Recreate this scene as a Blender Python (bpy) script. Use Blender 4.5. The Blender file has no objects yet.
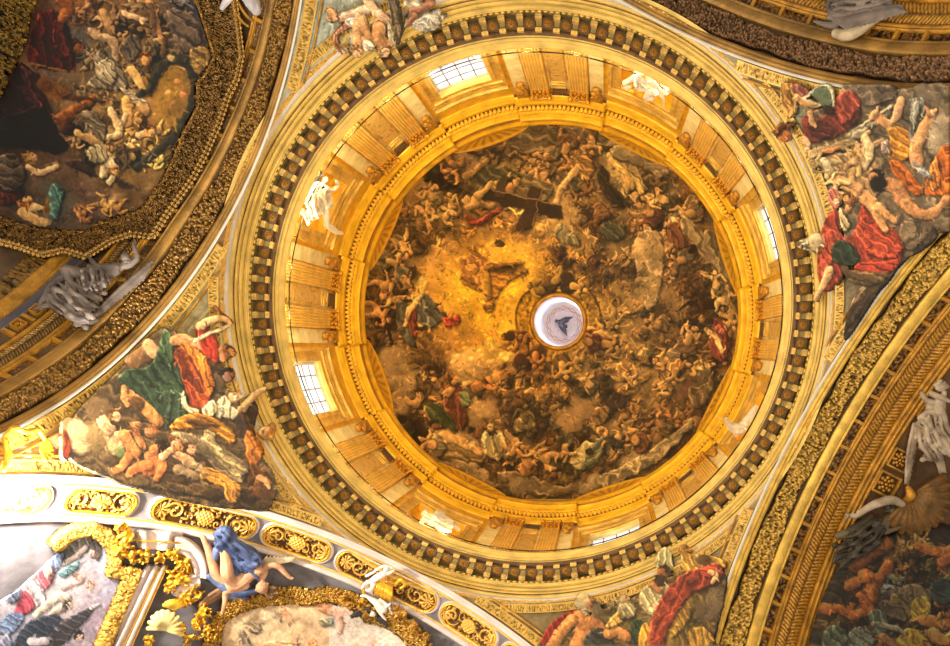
import bpy, math, random
import numpy as np
rng=np.random.RandomState(7)
random.seed(7)
PI=math.pi
# ---------------------------------------------------------------- camera model (950x646, zoomed crop of a wider frame)
F=850.44;VX,VY=607.27,347.75;PX,PY=586.04,431.4;CX,CY=2.394,1.278;PSI=math.radians(26.5)
A=8.75;B=8.26;Z0=16.58;FLOOR=-1.6
_c=np.array([VX-PX,VY-PY,F]);_c/=np.linalg.norm(_c)
_k=np.cross([0,0,1],_c);_s=np.linalg.norm(_k)
_K=np.array([[0,-_k[2],_k[1]],[_k[2],0,-_k[0]],[-_k[1],_k[0],0]])
RM=np.eye(3)+_K+_K@_K*((1-_c[2])/(_s*_s))
def proj(P):
    P=np.asarray(P,float);q=(P-np.array([CX,CY,0]))@RM.T
    return q[...,:2]/q[...,2:]*F+np.array([PX,PY])
def ray(x,y):
    x=np.asarray(x,float);y=np.asarray(y,float)
    d=np.stack([x-PX,y-PY,np.full(x.shape,F)],-1)@RM
    return d/d[...,2:]
def uvw(i):
    a=PSI+i*PI/2;return np.array([math.cos(a),math.sin(a)]),np.array([-math.sin(a),math.cos(a)])
def hit_barrel(i,x,y,R):
    d=ray(x,y);u,v=uvw(i);o=np.array([CX,CY])
    dv=d[...,0]*v[0]+d[...,1]*v[1];ov=o@v;du=d[...,0]*u[0]+d[...,1]*u[1];ou=o@u
    a=dv**2+1;b=2*(ov*dv-Z0);cc=ov**2+Z0**2-R*R
    t=(-b+np.sqrt(np.maximum(b*b-4*a*cc,0)))/(2*a)
    return ou+t*du-A, np.arctan2(t-Z0,ov+t*dv)
def arch_pt(i,w,th,R):
    u,v=uvw(i);w=np.asarray(w,float);th=np.asarray(th,float);h=R*np.cos(th)
    return np.stack([(A+w)*u[0]+h*v[0],(A+w)*u[1]+h*v[1],Z0+R*np.sin(th)+0*w],-1)
def on_vault(i,x,y,h=0.):
    "pixel -> point on barrel vault i, h metres off its surface into the room"
    R=B-np.asarray(h,float);w,t=hit_barrel(i,x,y,R);return arch_pt(i,w,t,R)
def on_z(x,y,z):
    d=ray(x,y);return np.array([CX,CY,0])+d*np.asarray(z,float)[...,None] if np.ndim(z) else np.array([CX,CY,0])+d*z
def on_rev(x,y,prof):
    "pixel -> first hit on surface of revolution given by profile list (R,z) with z increasing; returns point"
    x=np.atleast_1d(np.asarray(x,float));y=np.atleast_1d(np.asarray(y,float))
    d=ray(x,y);zz=np.linspace(prof[0][1],prof[-1][1],400)
    Rp=np.interp(zz,[p[1] for p in prof],[p[0] for p in prof])
    X=CX+d[:,0:1]*zz;Y=CY+d[:,1:2]*zz
    g=np.hypot(X,Y)-Rp
    hit=(g[:,1:]>=0)&(g[:,:-1]<0)
    idx=np.where(hit.any(1),hit.argmax(1),np.abs(g).argmin(1).clip(0,398))
    r=np.arange(len(x));g0=g[r,idx];g1=g[r,idx+1]
    t=np.where(hit.any(1),-g0/(g1-g0+1e-12),0)
    z=zz[idx]+t*(zz[1]-zz[0])
    return np.stack([CX+d[:,0]*z,CY+d[:,1]*z,z],-1)
SPH=math.sqrt(A*A+B*B)
def on_sphere(x,y,h=0.):
    R=SPH-h;d=ray(x,y);ox,oy,oz=CX,CY,-Z0
    a=(d**2).sum(-1);b=2*(ox*d[...,0]+oy*d[...,1]+oz*d[...,2]);c=ox*ox+oy*oy+oz*oz-R*R
    t=(-b+np.sqrt(np.maximum(b*b-4*a*c,0)))/(2*a)
    return np.array([CX,CY,0])+d*t[...,None]
# ---------------------------------------------------------------- materials
def lin(c):
    c=np.asarray(c,float)/255.;return np.where(c<=.04045,c/12.92,((c+.055)/1.055)**2.4)
def mat(name,col,rough=.6,metal=0.,var=.18,nscale=3.,bump=.15,bscale=20.,col2=None,streak=None):
    m=bpy.data.materials.new(name);m.use_nodes=True;nt=m.node_tree;N=nt.nodes;L=nt.links
    b=N['Principled BSDF'];b.inputs['Roughness'].default_value=rough;b.inputs['Metallic'].default_value=metal
    tc=N.new('ShaderNodeTexCoord')
    n=N.new('ShaderNodeTexNoise');n.inputs['Scale'].default_value=nscale;n.inputs['Detail'].default_value=6
    L.new(tc.outputs['Object'],n.inputs['Vector'])
    r=N.new('ShaderNodeValToRGB');c=lin(col);c2=lin(col2) if col2 is not None else c*(1-var*2)
    r.color_ramp.elements[0].color=(*c2,1);r.color_ramp.elements[1].color=(*np.clip(c*(1+var),0,1),1)
    r.color_ramp.elements[0].position=.33;r.color_ramp.elements[1].position=.62
    L.new(n.outputs[0],r.inputs[0]);L.new(r.outputs[0],b.inputs['Base Color'])
    if bump:
        n2=N.new('ShaderNodeTexNoise');n2.inputs['Scale'].default_value=bscale;n2.inputs['Detail'].default_value=4
        L.new(tc.outputs['Object'],n2.inputs['Vector'])
        bp=N.new('ShaderNodeBump');bp.inputs['Strength'].default_value=bump;bp.inputs['Distance'].default_value=.05
        L.new(n2.outputs[0],bp.inputs['Height']);L.new(bp.outputs[0],b.inputs['Normal'])
    return m
def vmat(name,rough=.75,metal=0.,bump=.1,bscale=8.):
    m=bpy.data.materials.new(name);m.use_nodes=True;nt=m.node_tree;N=nt.nodes;L=nt.links
    b=N['Principled BSDF'];b.inputs['Roughness'].default_value=rough;b.inputs['Metallic'].default_value=metal
    a=N.new('ShaderNodeAttribute');a.attribute_name='Col'
    tc=N.new('ShaderNodeTexCoord');n=N.new('ShaderNodeTexNoise');n.inputs['Scale'].default_value=bscale;n.inputs['Detail'].default_value=8
    L.new(tc.outputs['Object'],n.inputs['Vector'])
    mr=N.new('ShaderNodeMapRange');mr.inputs[1].default_value=.3;mr.inputs[2].default_value=.7;mr.inputs[3].default_value=.88;mr.inputs[4].default_value=1.12
    L.new(n.outputs[0],mr.inputs[0])
    mx=N.new('ShaderNodeVectorMath');mx.operation='SCALE';L.new(a.outputs['Color'],mx.inputs[0]);L.new(mr.outputs[0],mx.inputs['Scale'])
    L.new(mx.outputs[0],b.inputs['Base Color'])
    bp=N.new('ShaderNodeBump');bp.inputs['Strength'].default_value=bump;bp.inputs['Distance'].default_value=.04
    L.new(n.outputs[0],bp.inputs['Height']);L.new(bp.outputs[0],b.inputs['Normal'])
    return m
def emat(name,col,strength):
    m=bpy.data.materials.new(name);m.use_nodes=True;b=m.node_tree.nodes['Principled BSDF']
    b.inputs['Base Color'].default_value=(*lin(col),1);b.inputs['Emission Color'].default_value=(*lin(col),1)
    b.inputs['Emission Strength'].default_value=strength;return m
M={}
M['gold']=mat('gilding',(226,184,84),.42,.35,.16,2.5,.35,14)
M['gold_leaf']=mat('burnished_gilding',(240,184,52),.34,.5,.15,6,.3,30)
M['gold_deep']=mat('old_gilding',(184,132,44),.45,.3,.22,3,.4,18)
M['gold_pale']=mat('pale_gilding',(222,190,104),.5,.2,.12,2,.3,12)
M['gold_drum']=mat('drum_gilding',(240,186,36),.42,.25,.12,2,.25,14)
M['stucco']=mat('cream_stucco',(214,196,146),.7,0,.1,1.5,.3,10)
M['pale']=mat('pale_wall_stucco',(226,208,150),.75,0,.14,1.2,.3,8,col2=(196,172,100))
M['white']=mat('white_marble',(214,208,196),.55,0,.06,1.2,.15,9)
M['pinkwhite']=mat('pinkish_white_stucco',(206,190,184),.6,0,.08,1.5,.15,9)
M['greymarble']=mat('grey_veined_marble',(128,120,124),.45,0,.2,2.2,.1,9)
M['gold_dim']=mat('dimmed_gilding',(160,120,58),.42,.35,.25,1.2,.4,10)
M['gold_shade']=mat('dark_gilding',(112,78,32),.45,.3,.22,3,.4,18)
M['tab']=mat('bracket_gilding',(208,170,88),.5,.25,.15,3,.3,14)
M['bed']=mat('olive_stucco',(150,130,76),.7,0,.15,2,.3,12)
M['dark']=mat('dark_brown_ground',(70,48,26),.7,0,.25,4,.3,20)
M['coffer']=mat('bronze_coffer_ground',(104,76,42),.65,.1,.2,4,.3,20)
M['statue']=mat('white_stucco_figure',(216,208,190),.6,0,.06,2,.15,14)
M['greystucco']=mat('grey_stucco_figure',(118,106,100),.6,0,.12,2,.25,14,col2=(82,72,68))
M['iron']=mat('black_iron',(30,24,18),.5,.6,.1,5,0,10)
M['bluegrey']=mat('blue_grey_band',(92,88,98),.6,0,.15,2,.2,12)
M['fresco']=vmat('fresco_paint',.8,0,.12,10)
M['relief']=vmat('gilded_relief',.4,.4,.15,30)
M['glassy']=None
# ---------------------------------------------------------------- mesh helpers
C=bpy.context.scene.collection
def tag(o,label=None,cat=None,group=None,kind=None):
    if label:o['label']=label
    if cat:o['category']=cat
    if group:o['group']=group
    if kind:o['kind']=kind
    return o
def empty(name,loc,label=None,cat=None,group=None,kind=None):
    o=bpy.data.objects.new(name,None);C.objects.link(o);o.location=loc;o.empty_display_size=.2
    o['_e']=1;del o['_e'];return tag(o,label,cat,group,kind)
def mkmesh(name,V,Fq,m,parent=None,col=None,smooth=True,origin=None):
    V=np.asarray(V,float).reshape(-1,3)
    if origin is None: origin=V.mean(0) if parent is None else np.zeros(3)
    if parent is not None: origin=np.array(parent.matrix_basis.translation) if parent.type=='EMPTY' or True else origin
    # children: coordinates relative to the parent's world origin
    base=world_origin(parent) if parent is not None else np.zeros(3)
    o_org=base if parent is not None else np.asarray(origin,float)
    me=bpy.data.meshes.new(name)
    if isinstance(Fq,np.ndarray) and Fq.ndim==2:
        n,k=Fq.shape
        me.vertices.add(len(V));me.vertices.foreach_set('co',(V-o_org).astype(np.float32).ravel())
        me.loops.add(n*k);me.loops.foreach_set('vertex_index',Fq.astype(np.int32).ravel())
        me.polygons.add(n);me.polygons.foreach_set('loop_start',np.arange(0,n*k,k,dtype=np.int32))
        me.update(calc_edges=True)
    else:
        me.from_pydata((V-o_org).tolist(),[],[list(f) for f in Fq]);me.update()
    if smooth: me.polygons.foreach_set('use_smooth',np.ones(len(me.polygons),dtype=bool))
    if col is not None:
        a=me.color_attributes.new('Col','FLOAT_COLOR','POINT')
        c=np.ones((len(V),4),np.float32);c[:,:3]=np.asarray(col).reshape(-1,3);a.data.foreach_set('color',c.ravel())
    me.materials.append(m)
    o=bpy.data.objects.new(name,me);C.objects.link(o)
    if parent is not None:o.parent=parent
    else:o.location=o_org
    return o
def world_origin(o):
    v=np.zeros(3)
    while o is not None:
        v=v+np.array(o.location);o=o.parent
    return v
def gridfaces(nu,nv,cu=False,cv=False,off=0):
    iu=np.arange(nu if cu else nu-1);iv=np.arange(nv if cv else nv-1)
    a,b=np.meshgrid(iu,iv,indexing='ij');a2=(a+1)%nu;b2=(b+1)%nv
    return (np.stack([a*nv+b,a2*nv+b,a2*nv+b2,a*nv+b2],-1).reshape(-1,4)+off)
class MB:
    def __init__(s): s.V=[];s.F=[];s.n=0
    def add(s,V,Fc):
        V=np.asarray(V,float).reshape(-1,3);s.V.append(V)
        if isinstance(Fc,np.ndarray): s.F+= (Fc+s.n).tolist()
        else: s.F+=[[q+s.n for q in f] for f in Fc]
        s.n+=len(V)
    def grid(s,P,cu=False,cv=False): s.add(P.reshape(-1,3),gridfaces(P.shape[0],P.shape[1],cu,cv))
    def slab(s,P,Q):
        "closed solid between two same-shaped grids"
        nu,nv=P.shape[:2];s.grid(P);s.grid(Q)
        for a,b in ((P[0],Q[0]),(P[-1],Q[-1]),(P[:,0],Q[:,0]),(P[:,-1],Q[:,-1])): s.grid(np.stack([a,b],1))
    def hexa(s,pts8):
        s.add(pts8,[(0,1,2,3),(7,6,5,4),(0,4,5,1),(1,5,6,2),(2,6,7,3),(3,7,4,0)])
    def ell(s,c,r,ax=None,nu=10,nv=7):
        u=np.linspace(0,2*PI,nu,endpoint=False);v=np.linspace(.02,PI-.02,nv)
        P=np.stack([np.outer(np.cos(u),np.sin(v)),np.outer(np.sin(u),np.sin(v)),np.outer(np.ones(nu),np.cos(v))],-1)*np.asarray(r,float)
        if ax is not None: P=P@np.asarray(ax)
        s.grid(P+np.asarray(c),cu=True)
    def tube(s,pts,rad,n=8,flat=1.,cap=True):
        pts=np.asarray(pts,float);k=len(pts);rad=np.broadcast_to(np.asarray(rad,float),(k,))
        T=np.gradient(pts,axis=0);T/=np.linalg.norm(T,axis=1)[:,None]+1e-9
        ref=np.array([0,0,1.]) if abs(T[:,2]).mean()<.8 else np.array([1.,0,0])
        X=np.cross(T,ref);X/=np.linalg.norm(X,axis=1)[:,None]+1e-9;Y=np.cross(T,X)
        a=np.linspace(0,2*PI,n,endpoint=False)
        P=pts[:,None]+(X[:,None]*np.cos(a)[None,:,None]+Y[:,None]*np.sin(a)[None,:,None]*flat)*rad[:,None,None]
        s.grid(P,cv=True)
        if cap:
            s.add(P[0],[list(range(n))]);s.add(P[-1],[list(range(n))])
    def obj(s,name,m,parent=None,smooth=True): return mkmesh(name,np.concatenate(s.V),s.F,m,parent,None,smooth)
def pol(R,a,z): 
    R,a,z=np.broadcast_arrays(np.asarray(R,float),np.asarray(a,float),np.asarray(z,float));return np.stack([R*np.cos(a),R*np.sin(a),z],-1)
def revolve(name,prof,m,parent=None,n=256,a0=0,a1=2*PI,smooth=False):
    prof=np.asarray(prof,float);full=abs(a1-a0-2*PI)<1e-6
    a=np.linspace(a0,a1,n,endpoint=not full)
    P=pol(prof[None,:,0],a[:,None],prof[None,:,1])
    o=mkmesh(name,P,gridfaces(n,len(prof),full),m,parent,smooth=smooth);return o
def WS(i,t):
    "the left arch's bands taper towards its right-hand springing"
    t=np.asarray(t,float)
    return np.interp(np.degrees(t),[0,60,70,90,107,180],[.68,.70,.73,.87,1.,1.]) if i==2 else np.ones_like(t)
def sweep_arch(name,i,prof,m,parent=None,t0=0,t1=PI,n=160,smooth=False):
    "prof: (w, dr) dr into the room"
    prof=np.asarray(prof,float);t=np.linspace(t0,t1,n)
    P=arch_pt(i,prof[None,:,0]*WS(i,t[:,None]),t[:,None],B-prof[None,:,1])
    return mkmesh(name,P,gridfaces(n,len(prof)),m,parent,smooth=smooth)
def torus_prof(c0,c1,h,k=6):
    "half-round bead from c0 to c1 with bulge h, list of (x,off)"
    t=np.linspace(0,PI,k);return [(c0+(c1-c0)*(1-math.cos(x))/2,h*math.sin(x)) for x in t]
# ---------------------------------------------------------------- height rasters for carved relief
def leafy(nu,nv,k,size,seed=1,asp=2.2,edge=True):
    r=np.random.RandomState(seed);H=np.zeros((nu,nv));S=int(size*1.6)+1
    for _ in range(k):
        cu=r.uniform(0,nu);cv=r.uniform(0,nv) if not edge else nv*(.5+.47*np.tanh(r.normal(0,.75)))
        s=size*r.uniform(.55,1.15);a=r.uniform(0,PI);top=r.uniform(.45,1.)
        u0,u1=max(0,int(cu-S)),min(nu,int(cu+S+1));v0,v1=max(0,int(cv-S)),min(nv,int(cv+S+1))
        if u1<=u0 or v1<=v0: continue
        U,W=np.meshgrid(np.arange(u0,u1)-cu,np.arange(v0,v1)-cv,indexing='ij')
        x=(U*math.cos(a)+W*math.sin(a))/s;y=(-U*math.sin(a)+W*math.cos(a))/s*asp
        d=x*x+y*y;h=np.where(d<1,np.sqrt(np.maximum(0,1-d))*(top)-.18*np.exp(-(y/.18)**2)*(d<.8),0)
        H[u0:u1,v0:v1]=np.maximum(H[u0:u1,v0:v1],h)
    return H
def band_relief(name,i,w0,w1,t0,t1,H,amp,base,parent,colf,m=None):
    nu,nv=H.shape;t=np.linspace(t0,t1,nu)[:,None];w=np.linspace(w0,w1,nv)[None,:]
    P=arch_pt(i,w*WS(i,t),t+0*w,B-base-amp*H)
    return mkmesh(name,P,gridfaces(nu,nv),m or M['relief'],parent,col=colf(H))
def gilt_shade_ramp(lo,hi,th=.12,sh=.1):  # gilt over dark ground; height ramp also paints recess shade and bright tips
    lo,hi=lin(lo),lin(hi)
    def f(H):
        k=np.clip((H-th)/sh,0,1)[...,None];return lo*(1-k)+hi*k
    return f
# ================================================================ floor
mb=MB();s=26
mb.hexa([(-s,-s,FLOOR-.3),(s,-s,FLOOR-.3),(s,s,FLOOR-.3),(-s,s,FLOOR-.3),(-s,-s,FLOOR),(s,-s,FLOOR),(s,s,FLOOR),(-s,s,FLOOR)])
M['floor']=mat('polished_marble_floor',(196,180,158),.35,0,.15,.5,.05,4)
tag(mb.obj('floor',M['floor'],smooth=False),'pale marble church floor under the crossing','floor',kind='structure')
# ================================================================ lower entablature ring
ent=empty('trim_1',(0,0,24.8),'great round gilded cornice with brackets at the foot of the drum','cornice',kind='structure')
revolve('gilded_leaf_moulding',[(9.06,24.7)]+[(9.04-o,24.72+x) for x,o in torus_prof(0,.42,.09)]+[(9.02,25.18)],M['gold_pale'],ent)
# carved leaves on that moulding
def ring_relief(name,R0,z0,R1,z1,H,amp,parent,colf,outdir=(-1,-.3)):
    nu,nv=H.shape;a=np.linspace(0,2*PI,nu,endpoint=False)[:,None];s=np.linspace(0,1,nv)[None,:]
    R=R0+(R1-R0)*s+outdir[0]*amp*H;z=z0+(z1-z0)*s+outdir[1]*amp*H
    P=pol(R,a+0*s,z);return mkmesh(name,P,gridfaces(nu,nv,True),M['relief'],parent,col=colf(H))
ring_relief('acanthus_course',8.97,24.76,8.95,25.12,leafy(2600,14,5200,5,3),.07,ent,gilt_shade_ramp((150,116,58),(240,200,108)))
revolve('marble_fillet',[(9.0,25.14),(8.93,25.2),(8.93,25.46),(8.99,25.52)],M['white'],ent)
revolve('architrave_fasciae',[(9.0,25.5),(8.9,25.53),(8.9,25.68),(8.95,25.7),(8.87,25.72),(8.86,25.92),(8.92,25.94),(8.82,25.96),(8.8,26.12),(8.86,26.14),(8.76,26.17)]+[(8.78-o,26.18+x) for x,o in torus_prof(0,.12,.06)]+[(8.78,26.32),(8.72,26.34)],M['gold_pale'],ent)
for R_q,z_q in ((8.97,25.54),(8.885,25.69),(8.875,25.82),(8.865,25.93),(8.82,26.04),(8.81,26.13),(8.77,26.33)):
    m=MB();aq=np.linspace(0,2*PI,301);m.tube(pol(R_q+.01,aq,z_q),.022,5,cap=False);m.obj('groove_shade_ring',M['coffer'],ent)  # dark tubes standing in for shade in the moulding grooves
# bead row
mb=MB();nb=300
for k in range(nb):
    a=2*PI*k/nb;mb.ell(pol(8.70,a,26.38),(.035,.075,.05),[[math.cos(a),math.sin(a),0],[-math.sin(a),math.cos(a),0],[0,0,1]],8,5)
tag(mb.obj('bead_row',M['gold'],ent),kind='stuff')
mb=MB()
for k in range(420):
    a=2*PI*k/420;mb.ell(pol(8.84,a,25.99),(.03,.042,.03),[[math.cos(a),math.sin(a),0],[-math.sin(a),math.cos(a),0],[0,0,1]],7,4)
tag(mb.obj('fine_bead_row',M['gold_deep'],ent),kind='stuff')
revolve('bracket_bed',[(8.76,26.34),(8.76,26.95),(8.7,26.98)],M['bed'],ent)
revolve('soffit',[(8.76,26.96),(8.14,26.96)],M['bed'],ent)
revolve('soffit_edge',[(8.37,26.95),(8.37,26.84),(8.18,26.83),(8.18,26.9)],M['coffer'],ent)
revolve('cornice_lip',[(8.185,26.86),(8.17,26.9),(8.17,27.0),(8.13,27.01)]+[(8.13-o,27.02+x) for x,o in torus_prof(0,.14,.05)]+[(8.12,27.18),(8.07,27.2),(8.05,27.36),(8.0,27.38),(8.0,27.48),(8.5,27.52)],M['gold_pale'],ent,n=360)
NM=96
def radial(parts,name,mb_m,a,parent,proto=None):
    if proto is None: return None
# bracket prototype built at angle 0, copied round by rotation
def polyx(prof,hw):
    "extrude an R,z outline to +-hw tangentially, returns V,F"
    n=len(prof);V=[(r,-hw,z) for r,z in prof]+[(r,hw,z) for r,z in prof]
    return V,[list(range(n)),list(range(2*n-1,n-1,-1))]+[[k,(k+1)%n,n+(k+1)%n,n+k] for k in range(n)]
zc=24.8
def local_obj(name,V,Fc,m,parent,smooth=False,col=None):
    me=bpy.data.meshes.new(name);me.from_pydata([tuple(map(float,v)) for v in V],[],[list(map(int,f)) for f in Fc]);me.update()
    if smooth:me.polygons.foreach_set('use_smooth',np.ones(len(me.polygons),dtype=bool))
    if col is not None:
        a=me.color_attributes.new('Col','FLOAT_COLOR','POINT');c=np.ones((len(V),4),np.float32);c[:,:3]=np.asarray(col).reshape(-1,3);a.data.foreach_set('color',c.ravel())
    me.materials.append(m);o=bpy.data.objects.new(name,me);C.objects.link(o);o.parent=parent;return o
br=[(8.77,26.42),(8.6,26.44),(8.535,26.5),(8.53,26.6),(8.58,26.64),(8.5,26.72),(8.42,26.75),(8.36,26.68),(8.29,26.68),(8.25,26.76),(8.26,26.9),(8.77,26.93)]
V,Fc=polyx([(r,z-zc) for r,z in br],.085)
mbb=MB();mbb.add(V,Fc)
capV,capF=polyx([(8.78,26.90-zc),(8.2,26.86-zc),(8.2,26.955-zc),(8.78,26.97-zc)],.105);mbb.add(capV,capF)
for rr,zz,hr in ((8.62,26.5,.07),(8.31,26.74,.05)):
    for sd in (-1,1): mbb.ell((rr,sd*.085,zz-zc),(hr,.03,hr),None,8,5)
mod0=local_obj('bracket',np.concatenate(mbb.V),mbb.F,M['bed'],ent)
tb=MB()
for (q0,q1,z0,z1) in ((8.53,8.645,26.46,26.66),(8.24,8.33,26.66,26.8)):
    hw_=.098;tb.hexa([(q0,-hw_,z0-zc),(q1,-hw_,z0-.03-zc),(q1,hw_,z0-.03-zc),(q0,hw_,z0-zc),(q0,-hw_,z1-zc),(q1,-hw_,z1-zc),(q1,hw_,z1-zc),(q0,hw_,z1-zc)])
    tb.ell(((q0+q1)/2,0,z0-zc),(.04,.06,.03),None,7,5)
tab0=local_obj('gilded_scroll',np.concatenate(tb.V),tb.F,M['tab'],mod0)
# sunk panel with rosette between brackets
mbp=MB()
hw=.175
P=[(8.33,26.955),(8.62,26.955)]
mbp.hexa([(8.335,-hw,26.70-zc),(8.66,-hw,26.70-zc),(8.66,hw,26.70-zc),(8.335,hw,26.70-zc),(8.335,-hw,26.95-zc),(8.66,-hw,26.95-zc),(8.66,hw,26.95-zc),(8.335,hw,26.95-zc)])
cof0=local_obj('sunk_panel',np.concatenate(mbp.V),mbp.F,M['coffer'],ent)
mbr=MB();cc=(8.485,0,26.69-zc)
for k in range(6):
    a=k*PI/3;mbr.ell((cc[0]+.06*math.cos(a),.06*math.sin(a),cc[2]),(.038,.038,.03),None,7,5)
mbr.ell((cc[0],0,cc[2]-.02),(.03,.03,.035),None,7,5)
mbr.tube([(cc[0]+.105*math.cos(a),.105*math.sin(a),cc[2]+.01) for a in np.linspace(0,2*PI,15)],.012,5)
ros0=local_obj('rosette',np.concatenate(mbr.V),mbr.F,M['gold_deep'],cof0,True)
def rotcopy(o,a,parent):
    c=o.copy();C.objects.link(c);c.parent=parent;c.rotation_euler=(0,0,a) ;return c
a_off=PSI+PI/NM
for k in range(NM):
    a=a_off+2*PI*k/NM;a2=a+PI/NM
    if k==0:
        mod0.rotation_euler=(0,0,a);cof0.rotation_euler=(0,0,a2)
    else:
        w_=rotcopy(mod0,a,ent);g_2=tab0.copy();C.objects.link(g_2);g_2.parent=w_;q=rotcopy(cof0,a2,ent);r=ros0.copy();C.objects.link(r);r.parent=q
# ================================================================ drum wall with openings
drum=empty('wall_drum',(0,0,27.5),'gilded round drum wall carrying the pilasters and windows','wall',kind='structure')
RW=8.5;ZB,ZT=28.0,31.3;HWIN=math.radians(6.6);ZD=36.3
def wall_seg(mb,a0,a1,z0,z1,R=RW,n=6):
    a=np.linspace(a0,a1,n);P=pol(R,a[:,None],np.array([z0,z1])[None,:]);Q=pol(R+.35,a[:,None],np.array([z0,z1])[None,:]);mb.slab(P,Q)
mb=MB()
for k in range(8):
    ac=PSI+k*PI/4
    wall_seg(mb,ac+HWIN,ac+PI/4-HWIN,27.5,ZD,n=24)
    wall_seg(mb,ac-HWIN,ac+HWIN,27.5,ZB);wall_seg(mb,ac-HWIN,ac+HWIN,ZT,ZD)
mb.obj('masonry',M['gold_drum'],drum,smooth=False)
# opening surrounds, windows, niches
def frame_rect(mb,a0,a1,z0,z1,R,wd,th,proud):
    "moulded rectangular frame on the drum, width wd (m), thickness proud"
    da=wd/R
    for (p0,p1,q0,q1) in ((a0-da,a0,z0,z1+wd),(a1,a1+da,z0,z1+wd),(a0,a1,z1,z1+wd)):
        a=np.linspace(p0,p1,8 if p1-p0>.1 else 3);zz=np.array([q0,q1])
        mb.slab(pol(R-proud,a[:,None],zz[None,:]),pol(R+th,a[:,None],zz[None,:]))
glass=bpy.data.materials.new('window_glass');glass.use_nodes=True
nt=glass.node_tree;nt.nodes.clear();o_=nt.nodes.new('ShaderNodeOutputMaterial');t_=nt.nodes.new('ShaderNodeBsdfTransparent');g_=nt.nodes.new('ShaderNodeEmission');mx=nt.nodes.new('ShaderNodeMixShader');mx.inputs[0].default_value=.75
g_.inputs['Color'].default_value=(1,.97,.9,1);g_.inputs['Strength'].default_value=1.7;nt.links.new(t_.outputs[0],mx.inputs[1]);nt.links.new(g_.outputs[0],mx.inputs[2]);nt.links.new(mx.outputs[0],o_.inputs[0])
winlab={1:'bright drum window at the lower edge of the ring, seen almost edge on',3:'white glowing gridded window on the lower left of the drum',5:'large white gridded window at the top left of the drum',7:'narrow bright window on the right side of the drum'}
for k in range(8):
    ac=PSI+k*PI/4
    sur=MB()
    frame_rect(sur,ac-HWIN,ac+HWIN,27.6,ZT,RW,.16,.05,.1)
    frame_rect(sur,ac-HWIN-.16/RW,ac+HWIN+.16/RW,27.6,ZT+.16,RW,.2,.05,.05)
    frame_rect(sur,ac-HWIN-.36/RW,ac+HWIN+.36/RW,27.6,ZT+.36,RW,.12,.05,.13)
    for zz,pr in ((ZT+.62,.12),(ZT+.95,.2),(ZT+1.2,.1)):   # stepped head mouldings
        a=np.linspace(ac-HWIN-.055,ac+HWIN+.055,12);z2=np.array([zz,zz+.2]);sur.slab(pol(RW-pr,a[:,None],z2[None,:]),pol(RW+.05,a[:,None],z2[None,:]))
    # reveals
    rv=MB();RO=8.86
    for sgn in (-1,1):
        aa=ac+sgn*(HWIN-.0012);rv.slab(pol(np.array([RW,RO])[:,None],aa,np.array([ZB,ZT])[None,:]),pol(np.array([RW,RO])[:,None],aa+sgn*.0008,np.array([ZB,ZT])[None,:]))
    for z in (ZB+.01,ZT-.012):
        a=np.linspace(ac-HWIN+.0015,ac+HWIN-.0015,6);dz=-.006 if z<ZB+.1 else .006
        rv.slab(pol(np.array([RW,RO])[:,None],a[None,:],z),pol(np.array([RW,RO])[:,None],a[None,:],z+dz))
    if k%2==1:
        w=empty('window_%d'%((k+1)//2),pol(8.68,ac,ZB),winlab[k],'window',kind='structure')
        sur.obj('surround',M['gold'],w,False);rv.obj('reveal',M['pale'],w,False)
        fr=MB();bars=MB()
        a=np.linspace(ac-HWIN,ac+HWIN,8)
        def bar(mb,p,q,r): mb.tube([p,q],r,6)
        for z in (ZB,ZT): mbz=pol(8.68,a,z+(.05 if z==ZB else -.05));fr.tube(mbz,.06,6)
        for aa in (ac-HWIN+.006,ac+HWIN-.006): fr.tube([pol(8.68,aa,ZB),pol(8.68,aa,ZT)],.06,6)
        for q in (1,2,3): aa=ac-HWIN+2*HWIN*q/4;bars.tube([pol(8.68,aa,ZB),pol(8.66,aa,ZT)],.024,5)
        for q in range(1,5): bars.tube(pol(8.66,a,ZB+(ZT-ZB)*q/5),.022,5)
        fr.obj('frame',M['white'],w);bars.obj('glazing_bars',M['greymarble'],w)
        pn=MB();z=np.array([ZB,ZT]);pn.slab(pol(8.7,a[:,None],z[None,:]),pol(8.72,a[:,None],z[None,:]));pn.obj('pane',glass,w,False)
    else:
        side={0:'lower right',2:'bottom left',4:'upper left',6:'upper right'}[k]
        w=empty('wall_niche',pol(8.9,ac,ZB),'gilded square niche on the %s of the drum behind a stucco group'%side,'niche',kind='structure')
        sur.obj('surround',M['gold'],w,False);rv.obj('reveal',M['gold_drum'],w,False)
        bk=MB();a=np.linspace(ac-HWIN,ac+HWIN,14);bulge=.2*np.sqrt(np.maximum(0,np.cos((a-ac)/HWIN*PI/2)))
        z=np.array([ZB,ZT]);bk.slab(pol(RW+.1+bulge[:,None],a[:,None],z[None,:]),pol(RW+.2+bulge[:,None],a[:,None],z[None,:]))
        bk.obj('niche_back',M['gold_drum'],w)
# ================================================================ pilasters, panels
def at_az(o,a):
    o.rotation_euler=(0,0,a);R=math.hypot(o.location.x,o.location.y);o.location=(R*math.cos(a),R*math.sin(a),o.location.z)
bay_name=['lower right','bottom','lower left','left','upper left','top','upper right','right']
P8=[22.5+45*k for k in range(8)]
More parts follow.
